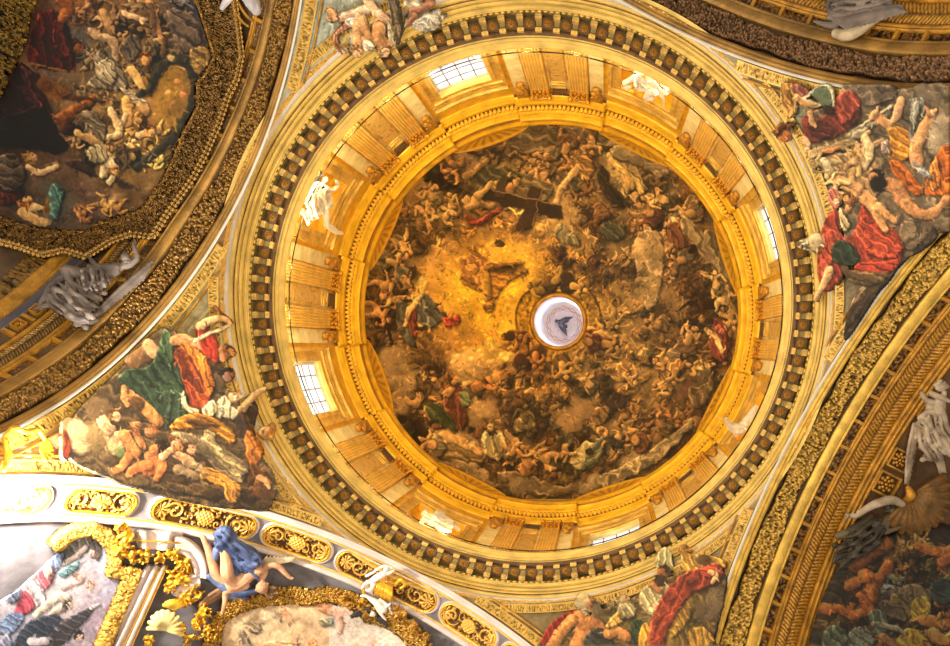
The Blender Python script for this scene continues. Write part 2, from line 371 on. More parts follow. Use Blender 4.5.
# fluted shaft prototype around azimuth 0
def pil_proto():
    r=empty('pilaster',(8.4,0,27.5))
    hw=math.radians(2.5);n=7*8+1;a=np.linspace(-hw,hw,n);fl=np.cos((a+hw)/(2*hw)*2*PI*7)
    Rr=8.36+.022*np.clip(fl,-.6,1);Rr[0]=Rr[-1]=8.5
    z=np.array([28.05,33.0]);P=pol(Rr[:,None],a[:,None],z[None,:])
    mkmesh('shaft',P,gridfaces(n,2),M['gold_shaft'],r,smooth=False)
    b=MB()
    for z0,z1,R0 in ((27.52,27.75,8.26),(27.75,27.9,8.3),(27.9,28.06,8.33)):
        aa=np.linspace(-hw*1.1,hw*1.1,5);b.slab(pol(R0,aa[:,None],np.array([z0,z1])[None,:]),pol(8.5,aa[:,None],np.array([z0,z1])[None,:]))
    b.obj('base',M['gold'],r,False)
    c=MB();rr=np.random.RandomState(3)
    aa=np.linspace(-hw,hw,5);c.slab(pol(8.36,aa[:,None],np.array([33.0,33.66])[None,:]),pol(8.5,aa[:,None],np.array([33.0,33.66])[None,:]))
    for row,(zz,nn) in enumerate(((33.12,5),(33.3,4),(33.46,5))):
        for q in range(nn):
            t=-hw*.85+2*hw*.85*q/(nn-1);c.ell(pol(8.33-.03*row,t,zz),(.05,.07,.1),None,7,5)
    for sg in (-1,1): c.ell(pol(8.22,sg*hw*.95,33.52),(.1,.1,.11),None,10,6)
    c.slab(pol(8.2,aa[:,None]*1.12,np.array([33.62,33.72])[None,:]),pol(8.5,aa[:,None]*1.12,np.array([33.62,33.72])[None,:]))
    c.obj('capital',M['gold_cap'],r)
    return r
M['gold_shaft']=mat('fluted_gilding',(234,190,92),.45,.2,.1,1.5,.15,9)
M['gold_cap']=mat('gilded_capital',(214,154,46),.4,.35,.2,8,.4,25)
def copy_tree(o,parent=None):
    c=o.copy();C.objects.link(c)
    if parent is not None:c.parent=parent
    for ch in list(o.children): copy_tree(ch,c)
    return c
def once(proto,i,used={}):
    key=proto.name
    if key not in used: used[key]=1;return proto
    return copy_tree(proto)
pil=pil_proto();pil['category']='pilaster';pil['group']='fluted pilasters round the drum'
# pale side strip (console slab) prototype
def con_proto():
    r=empty('console_strip',(8.4,0,27.5));a=np.radians(np.linspace(-1.75,1.75,4));z=np.array([27.55,33.2])
    m=MB();m.slab(pol(8.44,a[:,None],z[None,:]),pol(8.5,a[:,None],z[None,:]));m.obj('pale_slab',M['pale'],r,False)
    c=MB();c.slab(pol(8.3,a[:,None]*.9,np.array([33.2,33.66])[None,:]),pol(8.5,a[:,None]*.9,np.array([33.2,33.66])[None,:]))
    for z0,s,t in ((32.2,.16,0),(32.5,.13,.5),(32.75,.17,-.4),(33.05,.2,.3)):
        c.ell(pol(8.36,math.radians(t),z0),(s*.7,s,s),None,9,6);c.ell(pol(8.3,math.radians(t+.5),z0+.08),(s*.5,s*.5,s*.5),None,8,5)
    c.obj('scroll_console',M['gold_deep'],r);return r
con=con_proto();con['category']='console';con['group']='scroll consoles beside the pilasters'
# ornament panel prototype (carved, framed)
def pan_proto():
    r=empty('relief_panel',(8.4,0,27.5));hw=math.radians(1.75)
    m=MB();a=np.linspace(-math.radians(2.55),math.radians(2.55),5);z=np.array([27.55,33.0]);m.slab(pol(8.46,a[:,None],z[None,:]),pol(8.52,a[:,None],z[None,:]));m.obj('backing',M['pale'],r,False)
    f=MB();frame_rect(f,-hw,hw,28.3,32.2,8.46,.06,.02,.06)
    for z0 in (28.24,32.4,32.75): f.slab(pol(8.38,np.linspace(-hw,hw,4)[:,None],np.array([z0,z0+.1])[None,:]),pol(8.5,np.linspace(-hw,hw,4)[:,None],np.array([z0,z0+.1])[None,:]))
    f.obj('frame',M['gold'],r,False)
    H=leafy(150,24,300,6,5,1.6,False);nu,nv=H.shape;zz=np.linspace(28.35,32.15,nu)[:,None];aa=np.linspace(-hw,hw,nv)[None,:]
    mkmesh('carved_field',pol(8.455-.04*H,aa+0*zz,zz+0*aa),gridfaces(nu,nv),M['relief'],r,col=gilt_shade_ramp((150,118,60),(226,184,96),.2,.3)(H))
    d=MB();d.slab(pol(8.4,a[:,None]*.7,np.array([33.1,33.55])[None,:]),pol(8.5,a[:,None]*.7,np.array([33.1,33.55])[None,:]));d.obj('dark_recess',M['coffer'],r,False)
    return r
pan=pan_proto();pan['category']='relief panel';pan['group']='carved panels between paired pilasters'
for k,dg in enumerate(P8):
    a=PSI+math.radians(dg)
    for sg,w2 in ((-1,'first'),(1,'second')):
        o=once(pil,k);at_az(o,a+sg*math.radians(5.15));o['label']='gilded fluted pilaster, %s clockwise of the %s pair on the drum'%(w2,bay_name[k])
        o=once(con,k);at_az(o,a+sg*math.radians(9.7));o['label']='pale strip with gilded scroll, %s clockwise beside the %s pilaster pair'%(w2,bay_name[k])
    o=once(pan,k);at_az(o,a);o['label']='carved foliage panel between the two fluted pilasters, %s of the drum'%bay_name[k]
# ================================================================ iron rail on the ledge
rail=empty('iron_railing',(0,0,27.5),'thin black iron handrail running round the ledge under the windows','railing')
m=MB();a=np.linspace(0,2*PI,241);m.tube(pol(8.08,a,28.02),.022,6,cap=False);m.obj('handrail',M['iron'],rail)
for k in range(48):
    m=MB();aa=2*PI*k/48+.03;m.tube([pol(8.08,aa,27.5),pol(8.08,aa,28.02)],.012,5);m.obj('rail_post',M['iron'],rail)
# ================================================================ upper entablature
up=empty('trim_2',(0,0,33.7),'golden upper cornice with dentils between the drum and the painted dome','cornice',kind='structure')
def brk(a,d=.1):
    "cornice breaks forward over the pilaster pairs (azimuth rel. PSI)"
    x=np.abs(((a-PSI)%(PI/4))-PI/8);return np.where(x<math.radians(12.2),d,0)
az=[]
for k in range(8):
    c=PSI+PI/8+k*PI/4;e=math.radians(12.2)
    az+=list(np.linspace(c-e+1e-4,c+e-1e-4,30))+list(np.linspace(c+e+1e-4,c+PI/4-e-1e-4,26))
az=np.array(az)
def revb(name,prof,m,d=.12,smooth=False):
    prof=np.asarray(prof,float);P=pol(prof[None,:,0]-brk(az,d)[:,None],az[:,None],prof[None,:,1]);return mkmesh(name,P,gridfaces(len(az),len(prof),True),m,up,smooth=smooth)
revb('architrave',[(8.5,33.7),(8.42,33.7),(8.42,33.85),(8.38,33.86),(8.38,34.02),(8.34,34.04)]+[(8.34-o,34.05+x) for x,o in torus_prof(0,.12,.05)]+[(8.36,34.2),(8.36,34.5)],M['gold_drum'])
revb('dentil_bed',[(8.36,34.5),(8.36,34.78)],M['coffer'])
m=MB();nd=0
for a in np.arange(0,2*PI,2*PI/300):
    b=float(brk(np.array([a]),.12)[0]);h=2*PI/300*.30
    aa=np.array([a-h,a+h]);zz=np.array([34.56,34.76]);m.slab(pol(8.2-b,aa[:,None],zz[None,:]),pol(8.36-b,aa[:,None],zz[None,:]))
tag(m.obj('dentils',M['gold_drum'],up,False),kind='stuff')
revb('corona',[(8.36,34.78),(8.14,34.8),(8.14,35.0),(8.1,35.02),(8.06,35.1),(8.02,35.12)]+[(8.0-o,35.14+x) for x,o in torus_prof(0,.1,.04)]+[(8.02,35.25),(8.02,35.3)],M['gold_drum'])
revb('attic_band',[(8.02,35.3),(8.06,35.32),(8.06,35.74),(8.0,35.76)],mat('ochre_band',(178,118,26),.5,.2,.15,2,.3,14),.06)
revb('dome_rim',[(8.0,35.74),(7.98,35.76)]+[(7.98-o*1.0,35.78+x) for x,o in torus_prof(0,.36,.1)]+[(7.99,36.18),(8.1,36.3)],M['gold_drum'],.03)
# ================================================================ lantern
lan=empty('ceiling_lantern',(0,0,42),'white glowing round lantern opening at the top of the dome with a dove painted inside','lantern',kind='structure')
revolve('gilded_rim',[(1.36,41.86),(1.42,41.9)]+[(1.4-x,41.9-o) for x,o in torus_prof(0,.2,.1)]+[(1.2,41.95),(1.2,42.1)],M['gold_deep'],lan,64,smooth=True)
M['lanwall']=mat('white_lantern_wall',(236,236,244),.6,0,.03,1,0,9)
revolve('lantern_wall',[(1.22,42.0),(1.22,44.5),(1.16,44.6),(1.16,46.9),(1.1,47.05)],M['lanwall'],lan,64,smooth=True)
G_DOME=(1.86,2.04,1.84);G_PEND=1.0;G_TL=np.array([1.0,.93,.80])
# ================================================================ painter: a colour field used as vertex paint of the frescoes
S2=2
CW,CH=1900,1300
OX,OY=0,0
IMG=np.zeros((CH,CW,3),np.float32)+np.array([150,142,112],np.float32)
MASK={}
cur=[None]
def noise2(h,w,sc,seed,octv=4,pers=.5):
    r=np.random.RandomState(seed);out=np.zeros((h,w),np.float32);amp=1;tot=0
    for o in range(octv):
        s=max(sc/2**o,1.5);gh,gw=int(h/s)+3,int(w/s)+3;g=r.rand(gh,gw).astype(np.float32)
        y=np.arange(h)/s;x=np.arange(w)/s;yi=y.astype(int);xi=x.astype(int);fy=y-yi;fx=x-xi
        fy=(fy*fy*(3-2*fy))[:,None];fx=(fx*fx*(3-2*fx))[None,:]
        a=g[yi][:,xi];b=g[yi][:,xi+1];c=g[yi+1][:,xi];d=g[yi+1][:,xi+1]
        out+=amp*((a*(1-fx)+b*fx)*(1-fy)+(c*(1-fx)+d*fx)*fy);tot+=amp;amp*=pers
    return out/tot
N1=noise2(CH,CW,26,11);N2=noise2(CH,CW,9,12);N3=noise2(CH,CW,60,13);N4=noise2(CH,CW,5,14,2)
def hx(c):
    if isinstance(c,str): return np.array([int(c[k:k+2],16) for k in (0,2,4)],np.float32)
    return np.asarray(c,np.float32)
def box(x0,y0,x1,y1,p=2):
    a=max(0,int(math.floor(x0*S2))-p);b=max(0,int(math.floor(y0*S2))-p);c=min(CW,int(math.ceil(x1*S2))+p);d=min(CH,int(math.ceil(y1*S2))+p)
    if c<=a or d<=b: return None
    return a,b,c,d
def put(bx,al,col):
    a,b,c,d=bx;al=np.clip(al,0,1)[...,None];IMG[b:d,a:c]=IMG[b:d,a:c]*(1-al)+col*al
    if cur[0] is not None: m=MASK[cur[0]];m[b:d,a:c]=np.maximum(m[b:d,a:c],al[...,0])
def contact(bx,a,k=.42,dx=3,dy=3):
    "soft dark contact shadow painted behind a form (part of the picture)"
    if bx[2]-bx[0]<8 or bx[3]-bx[1]<8: return
    q=blur(np.pad(a,((dy,0),(dx,0)))[:a.shape[0],:a.shape[1]].astype(np.float32),3);x0,y0,x1,y1=bx;IMG[y0:y1,x0:x1]*=(1-k*q[...,None])
def grid(bx):
    a,b,c,d=bx;return np.meshgrid((np.arange(a,c)+.5)/S2,(np.arange(b,d)+.5)/S2)
LD=(-.55,-.65)
def tube(pts,col,k=.44,line=.26,soft=.5,al=1.):
    "tapered shaded limb; pts (x,y,r)"
    P=[tuple(map(float,p)) for p in pts];col=hx(col)
    if len(P)==1:P=P*2
    if len(P)>2:
        Q=[];n=len(P)
        for i in range(n-1):
            p0,p1,p2,p3=P[max(i-1,0)],P[i],P[i+1],P[min(i+2,n-1)]
            for t in (0,.25,.5,.75): Q.append(tuple(.5*(2*b+(c-a)*t+(2*a-5*b+4*c-d)*t*t+(3*b-a-3*c+d)*t**3) for a,b,c,d in zip(p0,p1,p2,p3)))
        Q.append(P[-1]);P=Q
    R=max(p[2] for p in P)+1.5;bx=box(min(p[0] for p in P)-R,min(p[1] for p in P)-R,max(p[0] for p in P)+R,max(p[1] for p in P)+R)
    if bx is None:return
    X,Y=grid(bx);best=np.full(X.shape,1e9);sx=np.zeros_like(X);sy=np.zeros_like(X)
    for p,q in zip(P[:-1],P[1:]):
        dx,dy=q[0]-p[0],q[1]-p[1];L=dx*dx+dy*dy+1e-9;t=np.clip(((X-p[0])*dx+(Y-p[1])*dy)/L,0,1)
        r=np.maximum(p[2]+(q[2]-p[2])*t,.3);ex=(X-p[0]-dx*t)/r;ey=(Y-p[1]-dy*t)/r;d=np.hypot(ex,ey)
        m=d<best;best=np.where(m,d,best);sx=np.where(m,ex,sx);sy=np.where(m,ey,sy)
    Rm=np.mean([p[2] for p in P])
    a=np.clip((1-best)*Rm/soft*S2*.5+.5,0,1)*al
    lam=(sx*LD[0]+sy*LD[1]);n=N2[bx[1]:bx[3],bx[0]:bx[2]]-.5;lam=lam+.9*n;lam=np.tanh(lam*1.5)*.8
    sh=1+k*lam+.18*n-line*np.clip((best-.62)/.38,0,1)**2
    c=col*sh[...,None];c=c+np.clip(lam-.25,0,1)[...,None]*np.array([34,30,20])*(k/.44)
    if Rm>1.2 and al>.9: contact(bx,a)
    put(bx,a,np.clip(c,0,255))
def spline(P,n=6):
    P=np.asarray(P,float);N=len(P);out=[]
    for i in range(N):
        a,b,c,d=P[(i-1)%N],P[i],P[(i+1)%N],P[(i+2)%N]
        for t in np.arange(n)/n: out.append(.5*(2*b+(c-a)*t+(2*a-5*b+4*c-d)*t*t+(3*b-a-3*c+d)*t**3))
    return np.array(out)
def inpoly(P,X,Y):
    ins=np.zeros(X.shape,bool);n=len(P)
    for i in range(n):
        x1,y1=P[i];x2,y2=P[(i+1)%n]
        if y1==y2: continue
        c=((y1>Y)!=(y2>Y))&(X<(x2-x1)*(Y-y1)/(y2-y1)+x1);ins^=c
    return ins
def blur(a,n=1):
    for _ in range(n):
        a=(np.pad(a,((1,1),(0,0)),'edge'));a=(a[:-2]+2*a[1:-1]+a[2:])/4
        a=(np.pad(a,((0,0),(1,1)),'edge'));a=(a[:,:-2]+2*a[:,1:-1]+a[:,2:])/4
    return a
def cloth(pts,col,ang=0,per=5.,k=.47,smooth=True,rim=.35,al=1.,flat=False):
    P=spline(pts) if smooth else np.asarray(pts,float);col=hx(col)
    bx=box(P[:,0].min(),P[:,1].min(),P[:,0].max(),P[:,1].max(),6)
    if bx is None:return
    X,Y=grid(bx);m=inpoly(P,X,Y).astype(np.float32);a=blur(m,1);inner=blur(m,8)
    n1=N1[bx[1]:bx[3],bx[0]:bx[2]];n2=N2[bx[1]:bx[3],bx[0]:bx[2]]
    if flat: sh=1+.12*(n1-.5)
    else:
        c,s=math.cos(math.radians(ang)),math.sin(math.radians(ang));v=(-X*s+Y*c)/(per*.8)+(n1-.5)*3.4+(n2-.5)*.5
        f=(1-2*np.abs(np.sin(v*PI*.8)))*.55+np.sin(v*2*PI*.41+1.3)*.5+(n1-.5)*1.6
        sh=1+k*f*.8+.3*(n2-.5)
        gy,gx=np.gradient(inner);sh+=1.3*(-(gx*LD[0]+gy*LD[1]))*3
    sh-=rim*np.clip(1-inner*1.15,0,1)*(a>.3)
    cc=col*sh[...,None]+np.clip(sh-1.22,0,1)[...,None]*np.array([60,54,40])
    if al>.9: contact(bx,a)
    put(bx,a*al,np.clip(cc,0,255))
def ell(x,y,rx,ry,ang,col,soft=.15,al=1.,shade=.25):
    c,s=math.cos(math.radians(ang)),math.sin(math.radians(ang));R=max(rx,ry)*(1+soft*2)+1;bx=box(x-R,y-R,x+R,y+R)
    if bx is None:return
    X,Y=grid(bx);ex=((X-x)*c+(Y-y)*s)/rx;ey=(-(X-x)*s+(Y-y)*c)/ry;d=np.hypot(ex,ey)
    a=np.clip((1+soft-d)/(2*soft),0,1)*al;lam=((X-x)*LD[0]+(Y-y)*LD[1])/max(rx,ry)
    n=N1[bx[1]:bx[3],bx[0]:bx[2]]-.5
    put(bx,a,np.clip(hx(col)*(1+shade*lam+.2*n)[...,None],0,255))
def line(pts,col,w=.6,al=1.):
    P=[(p[0],p[1],w) for p in pts];tube(P,col,0,0,.5,al)
def head(x,y,r,ang=0,skin='c89468',hair='4a2e1a',beard=None):
    "ang: direction the face looks to (deg)"
    c,s=math.cos(math.radians(ang)),math.sin(math.radians(ang))
    q=np.random.RandomState(int(abs(x*31+y*17))%9999);ell(x-c*r*.25,y-s*r*.25,r*1.02,r*1.0,0,hair,.12)
    ell(x+c*r*.18,y+s*r*.18,r*.80,r*.78,0,skin,.12,1,.45)
    px,py=-s,c
    if r>3:
        for k in range(14):
            a_=math.radians(ang)+PI+q.normal()*.95;d=r*q.uniform(.6,1.05);X,Y=x-c*r*.2+d*math.cos(a_),y-s*r*.2+d*math.sin(a_)
            tube([(X,Y,r*.2),(X+q.normal()*r*.3,Y+q.normal()*r*.3,r*.12)],hx(hair)*q.uniform(.7,1.5),.5,.3)
        tube([(x+c*r*.38+px*r*.5,y+s*r*.38+py*r*.5,r*.1),(x+c*r*.38-px*r*.5,y+s*r*.38-py*r*.5,r*.1)],hx(skin)*.52,.1,.1,.5,.8)
        ell(x+c*r*.5+px*r*.42,y+s*r*.5+py*r*.42,r*.26,r*.22,0,np.minimum(hx(skin)*1.12+6,250),.5,.7,.2)
        tube([(x+c*r*.35,y+s*r*.35,r*.12),(x+c*r*.78,y+s*r*.78,r*.15)],np.minimum(hx(skin)*1.15,250),.5,.3)
        ell(x+c*r*.66+.1*r,y+s*r*.66+r*.2,r*.24,r*.09,ang+90,'7a3426',.5,.7,0)
    if beard:
        for k in range(12):
            X,Y=x+c*r*.8+q.normal()*r*.28,y+s*r*.8+r*.25+q.normal()*r*.28;tube([(X,Y,r*.22),(X+c*r*.4,Y+s*r*.4+r*.1,r*.1)],hx(beard)*q.uniform(.7,1.2),.5,.3)
def cloud(x,y,r,col,n=7,seed=0,sp=1.):
    q=np.random.RandomState(seed);
    for k in range(n):
        a=q.uniform(0,2*PI);d=q.uniform(.2,1)*r*sp;rr=r*q.uniform(.35,.7)
        ell(x+d*math.cos(a),y+d*.7*math.sin(a),rr*1.15,rr*.8,q.uniform(0,180),hx(col)*q.uniform(.85,1.12),.22,.85,.3)
def putto(x,y,s,ang,seed,skin='c08a58',hair='5a3a1c',drape=None):
    "small body: trunk, head, arms, legs; ang = direction from hips to head"
    q=np.random.RandomState(seed);A_=math.radians(ang);c,sn=math.cos(A_),math.sin(A_);px,py=-sn,c
    sk=hx(skin)*q.uniform(.85,1.15)
    def pt(u,v): return x+s*(u*c+v*px),y+s*(u*sn+v*py)
    for sg in (-1,1):
        b=q.uniform(-.5,.9);k=pt(-.55+.25*b,sg*(.35+.35*q.rand()));f=pt(-1.15+.6*b*q.rand(),sg*(.2+.7*q.rand()));h=pt(-.1,sg*.15)
        tube([(*h,s*.3),(*k,s*.24),(*f,s*.13)],sk*q.uniform(.85,1.05))
    if drape is not None:
        P=[pt(q.uniform(-1.0,-.5),q.uniform(-1,-.4)),pt(-.1,-.5),pt(.3,-.1),pt(.1,.5),pt(q.uniform(-.9,-.3),q.uniform(.5,1.1)),pt(-1.2,q.uniform(-.3,.3))]
        cloth(P,drape,ang+q.uniform(-40,40),max(2.2,s*.35),.4)
    tube([(*pt(-.1,0),s*.33),(*pt(.3,q.uniform(-.08,.08)),s*.3),(*pt(.6,0),s*.34)],sk)
    for sg in (-1,1):
        e=pt(.5+q.uniform(-.4,.5),sg*(.55+.25*q.rand()));w=pt(.5+q.uniform(-.7,.9),sg*(.5+.6*q.rand()));h=pt(.6,sg*.28)
        tube([(*h,s*.18),(*e,s*.14),(*w,s*.09)],sk*q.uniform(.9,1.1))
    hd=pt(.98,q.uniform(-.12,.12));head(hd[0],hd[1],s*.27,ang+q.uniform(-80,80),sk,hair)
def wing(x0,y0,x1,y1,w,col):
    "feathered wing from root to tip"
    dx,dy=x1-x0,y1-y0;L=math.hypot(dx,dy);px,py=-dy/L,dx/L
    for k in range(7):
        t=k/6;bx_,by_=x0+dx*t*.6,y0+dy*t*.6;e=(x0+dx*(.55+.45*t)+px*w*(1-t),y0+dy*(.55+.45*t)+py*w*(1-t))
        tube([(bx_,by_,w*.22),(*e,w*.1)],hx(col)*(1-.05*(k%2)),.3,.6)
def P_(s): return [tuple(map(float,t.split(','))) for t in s.split()]
def run(txt):
    for ln in txt.strip().split('\n'):
        ln=ln.strip()
        if not ln or ln[0]=='#': continue
        t=ln.split(None,2);k,c=t[0],t[1];r=t[2] if len(t)>2 else ''
        if k=='T': tube(P_(r),c)
        elif k=='D': a,p,r2=r.split(None,2);cloth(P_(r2),c,float(a),float(p))
        elif k=='F': cloth(P_(r),c,flat=True,rim=.1)
        elif k=='G': cloth(P_(r),c,flat=True,rim=.05,smooth=False)
        elif k=='E': v=[float(q) for q in r.split()];ell(*v[:4],v[4] if len(v)>4 else 0,c)
        elif k=='B': v=[float(q) for q in r.split()];ell(*v[:4],v[4] if len(v)>4 else 0,c,.6,.75,.1)
        elif k=='L': w,r2=r.split(None,1);line(P_(r2),c,float(w))
        elif k=='H': v=r.split();head(float(v[0]),float(v[1]),float(v[2]),float(v[3]),c,v[4],v[5] if len(v)>5 else None)
        elif k=='W': v=[float(q) for q in r.split()];wing(*v,c)
        elif k=='C': v=[float(q) for q in r.split()];cloud(v[0],v[1],v[2],c,9,int(v[0]))
        elif k=='P': v=r.split();putto(float(v[0]),float(v[1]),float(v[2]),float(v[3]),int(float(v[0])*7+float(v[1])),c,v[4] if len(v)>4 else '5a3a1c',v[5] if len(v)>5 else None)
        elif k=='M':
            cur[0]=None if c=='0' else c
            if cur[0] and c not in MASK: MASK[c]=np.zeros((CH,CW),np.float32)
def finish(x0,y0,x1,y1,warp=2.2,uni=.25,con=.5,seed=0,sat=1.,ref=None):
    bx=box(x0,y0,x1,y1,0);a,b,c,d=bx;reg=IMG[b:d,a:c].copy();h,w=reg.shape[:2]
    wx=(noise2(h,w,14,seed+1,3)-.5)*warp*S2*4;wy=(noise2(h,w,14,seed+2,3)-.5)*warp*S2*4
    yy,xx=np.mgrid[0:h,0:w];X=np.clip(xx+wx,0,w-1.001);Y=np.clip(yy+wy,0,h-1.001);xi=X.astype(int);yi=Y.astype(int);fx=(X-xi)[...,None];fy=(Y-yi)[...,None]
    x1_=np.minimum(xi+1,w-1);y1_=np.minimum(yi+1,h-1)
    r=(reg[yi,xi]*(1-fx)+reg[yi,x1_]*fx)*(1-fy)+(reg[y1_,xi]*(1-fx)+reg[y1_,x1_]*fx)*fy
    low=np.stack([blur(r[...,q],40) for q in range(3)],-1)
    r=low*uni+r*(1-uni)
    m=noise2(h,w,44,seed+3,4)[...,None];r=r*(1+con*(m-.5)*2)
    g=r.mean(-1,keepdims=True);r=g+(r-g)*sat
    m=noise2(h,w,5,seed+4,2)[...,None];r=r*(1+.22*(m-.5))
    IMG[b:d,a:c]=np.clip(r,0,255)
def pal(x,y):
    b=IMG[min(CH-1,max(0,int(y*S2))),min(CW-1,max(0,int(x*S2)))];return b
def brush(x0,y0,x1,y1,n,seed,L=4.,w=.9,amt=.4):
    q=np.random.RandomState(seed)
    for k in range(n):
        x,y=q.uniform(x0,x1),q.uniform(y0,y1);a=float(N3[min(CH-1,int(y*S2)),min(CW-1,int(x*S2))]*14+q.normal()*.5);c=pal(x,y)*(1+amt*q.choice([-1,1])*q.uniform(.3,1));l=L*q.uniform(.5,1.3);b=a+q.normal()*.6
        tube([(x,y,w*.5),(x+l*.5*math.cos(a),y+l*.5*math.sin(a),w),(x+l*.5*(math.cos(a)+math.cos(b)),y+l*.5*(math.sin(a)+math.sin(b)),w*.3)],c,.15,.15,.5,.75)
def sharpen(x0,y0,x1,y1,k=.7,n=5):
    a,b,c,d=box(x0,y0,x1,y1,0);r=IMG[b:d,a:c];lo=np.stack([blur(r[...,q],n) for q in range(3)],-1);IMG[b:d,a:c]=np.clip(r+k*(r-lo),0,255)
# ---------------------------------------------------------------- dome fresco
def fill_region(sel_fn,x0,y0,x1,y1,col):
    bx=box(x0,y0,x1,y1);X,Y=grid(bx);m=sel_fn(X,Y).astype(np.float32);a,b,c,d=bx
    IMG[b:d,a:c]=IMG[b:d,a:c]*(1-m[...,None])+hx(col)*m[...,None]
DC=(549.,313.)
def keycol(keys,x0,y0,x1,y1,p=2.6):
    "smooth colour field from key colours (x,y,col)"
    bx=box(x0,y0,x1,y1);a,b,c,d=bx;xs=(np.arange(a,c,4)+.5)/S2;ys=(np.arange(b,d,4)+.5)/S2
    X,Y=np.meshgrid(xs,ys);num=np.zeros(X.shape+(3,));den=np.zeros(X.shape)
    for kx,ky,kc in keys:
        w=1/((X-kx)**2+(Y-ky)**2+30)**(p/2);num+=w[...,None]*hx(kc);den+=w
    f=num/den[...,None];f=np.repeat(np.repeat(f,4,0),4,1)[:d-b,:c-a]
    for q in range(3): f[...,q]=blur(f[...,q],3)
    n=N1[b:d,a:c]-.5;n3=N3[b:d,a:c]-.5;n2=N2[b:d,a:c]-.5
    IMG[b:d,a:c]=np.clip(f*(1+.30*n+.25*n3+.15*n2)[...,None],0,255)
keys=[(490,280,'c08c30'),(455,290,'b8842c'),(470,330,'b07c34'),(520,250,'a87a40'),(500,300,'bc882c'),(440,340,'a8743c'),(530,290,'9c701c'),(600,300,'8c6420'),(560,380,'9a6c28'),
(500,380,'a87440'),(420,385,'8f6a4a'),(400,350,'8a6448'),(385,300,'74503a'),(380,260,'8a6040'),(420,240,'8a6a48'),(400,215,'6e5238'),(430,180,'8a6248'),(470,150,'86604a'),(510,140,'806044'),(470,200,'6a4a34'),(530,200,'a07a50'),
(550,160,'9a7048'),(570,215,'a67c4c'),(600,200,'7e5a34'),(620,160,'7c6450'),(650,180,'6c5444'),(690,220,'5c4434'),(660,250,'8c6a54'),(645,280,'8e6c52'),(720,260,'5e4c40'),(700,300,'6a4c36'),(720,340,'664434'),(680,350,'805c3c'),
(650,330,'7a5838'),(620,350,'8e6430'),(690,400,'6a482c'),(650,400,'7c5636'),(620,420,'70502e'),(580,410,'8a6236'),(560,440,'6a4c30'),(600,460,'6e5034'),(540,470,'684c34'),(500,450,'7c5a3c'),(470,470,'6c5240'),(430,430,'6e4e38'),
(440,400,'5e4026'),(460,400,'7a3c28'),(400,400,'846450'),(380,370,'80604a'),(410,440,'5c4434'),(480,490,'5c4638'),(550,495,'5e4a3c'),(620,480,'604a38'),(670,450,'604228'),(540,410,'946a40'),(590,370,'8c6428'),(640,230,'705038'),(570,260,'9a6e2c'),(430,300,'a0703a')]
keycol(keys,350,108,752,518)
rd=np.random.RandomState(5)
def inside_d(x,y,m=6): return math.hypot(x-DC[0],y-DC[1])<189+m
# clouds then people, outer ring larger
for k in range(420):
    r=189*math.sqrt(rd.uniform(.05,1));a=rd.uniform(0,2*PI);x,y=DC[0]+r*math.cos(a),DC[1]+r*math.sin(a)
    s=4+9*r/189;c=pal(x,y)*rd.uniform(.8,1.25)+rd.uniform(-8,10);ell(x,y,s*rd.uniform(.8,1.6),s*rd.uniform(.45,.8),math.degrees(a)+90+rd.normal()*30,np.clip(c,20,225),.3,.75,.38)
drap=['6a2c22','4a4a44','7a5a3c','8a6038','3c4438','94703e','5a3a34','9a7a54','6c5c58','a0642c','50302a','74603c']
for k in range(560):
    r=189*rd.uniform(.17,1.0);a=rd.uniform(0,2*PI);x,y=DC[0]+r*math.cos(a),DC[1]+r*math.sin(a)
    if 425<x<530 and 235<y<345 : continue
    if math.hypot(x-640,y-300)<26 or math.hypot(x-400,y-385)<16 or math.hypot(x-640,y-160)<20: 
        if rd.rand()<.8: continue
    s=4.4+7.6*(r/189)**1.4*rd.uniform(.7,1.25);base=pal(x,y).copy()
    sk=np.clip(base*1.0+np.array([24,8,-4]),0,235)*rd.uniform(.75,1.15)
    d=hx(drap[rd.randint(len(drap))])*.5+base*.35 if rd.rand()<.62 else None
    ell(x+s*.3,y+s*.4,s*1.1,s*.8,math.degrees(a),base*.42,.5,.75,0)
    putto(x,y,s,math.degrees(a)+180+rd.normal()*45,rd.randint(1e6),sk,'3c2614',d)
    for q in range(2):
        x2,y2=x+rd.normal()*s,y+rd.normal()*s;a2=rd.uniform(0,2*PI);L=s*rd.uniform(.5,1.2);b2=a2+rd.normal()*.9
        tube([(x2,y2,s*.2),(x2+L*math.cos(a2),y2+L*math.sin(a2),s*.14),(x2+L*math.cos(a2)+L*math.cos(b2),y2+L*math.sin(a2)+L*math.sin(b2),.4)],base*(rd.choice([.45,.6,1.25,1.4])),.3,.5,.5,.85)
    if rd.rand()<.35: ell(x+rd.normal()*5,y+rd.normal()*5,s*.8,s*.5,rd.uniform(0,180),base*.55,.4,.6,0)
for k in range(46):
    r=189*rd.uniform(.5,.97);a=rd.uniform(0,2*PI);x,y=DC[0]+r*math.cos(a),DC[1]+r*math.sin(a)
    if 425<x<535 and 225<y<345: continue
    base=pal(x,y).copy();ell(x,y,15,9,math.degrees(a)+90,base*.5,.5,.7,0)
    putto(x,y,rd.uniform(11,15),math.degrees(a)+180+rd.normal()*35,rd.randint(1e6),np.clip(base*1.05+np.array([30,14,0]),0,220),'2c1a0e',hx(drap[rd.randint(len(drap))])*.6+base*.3)
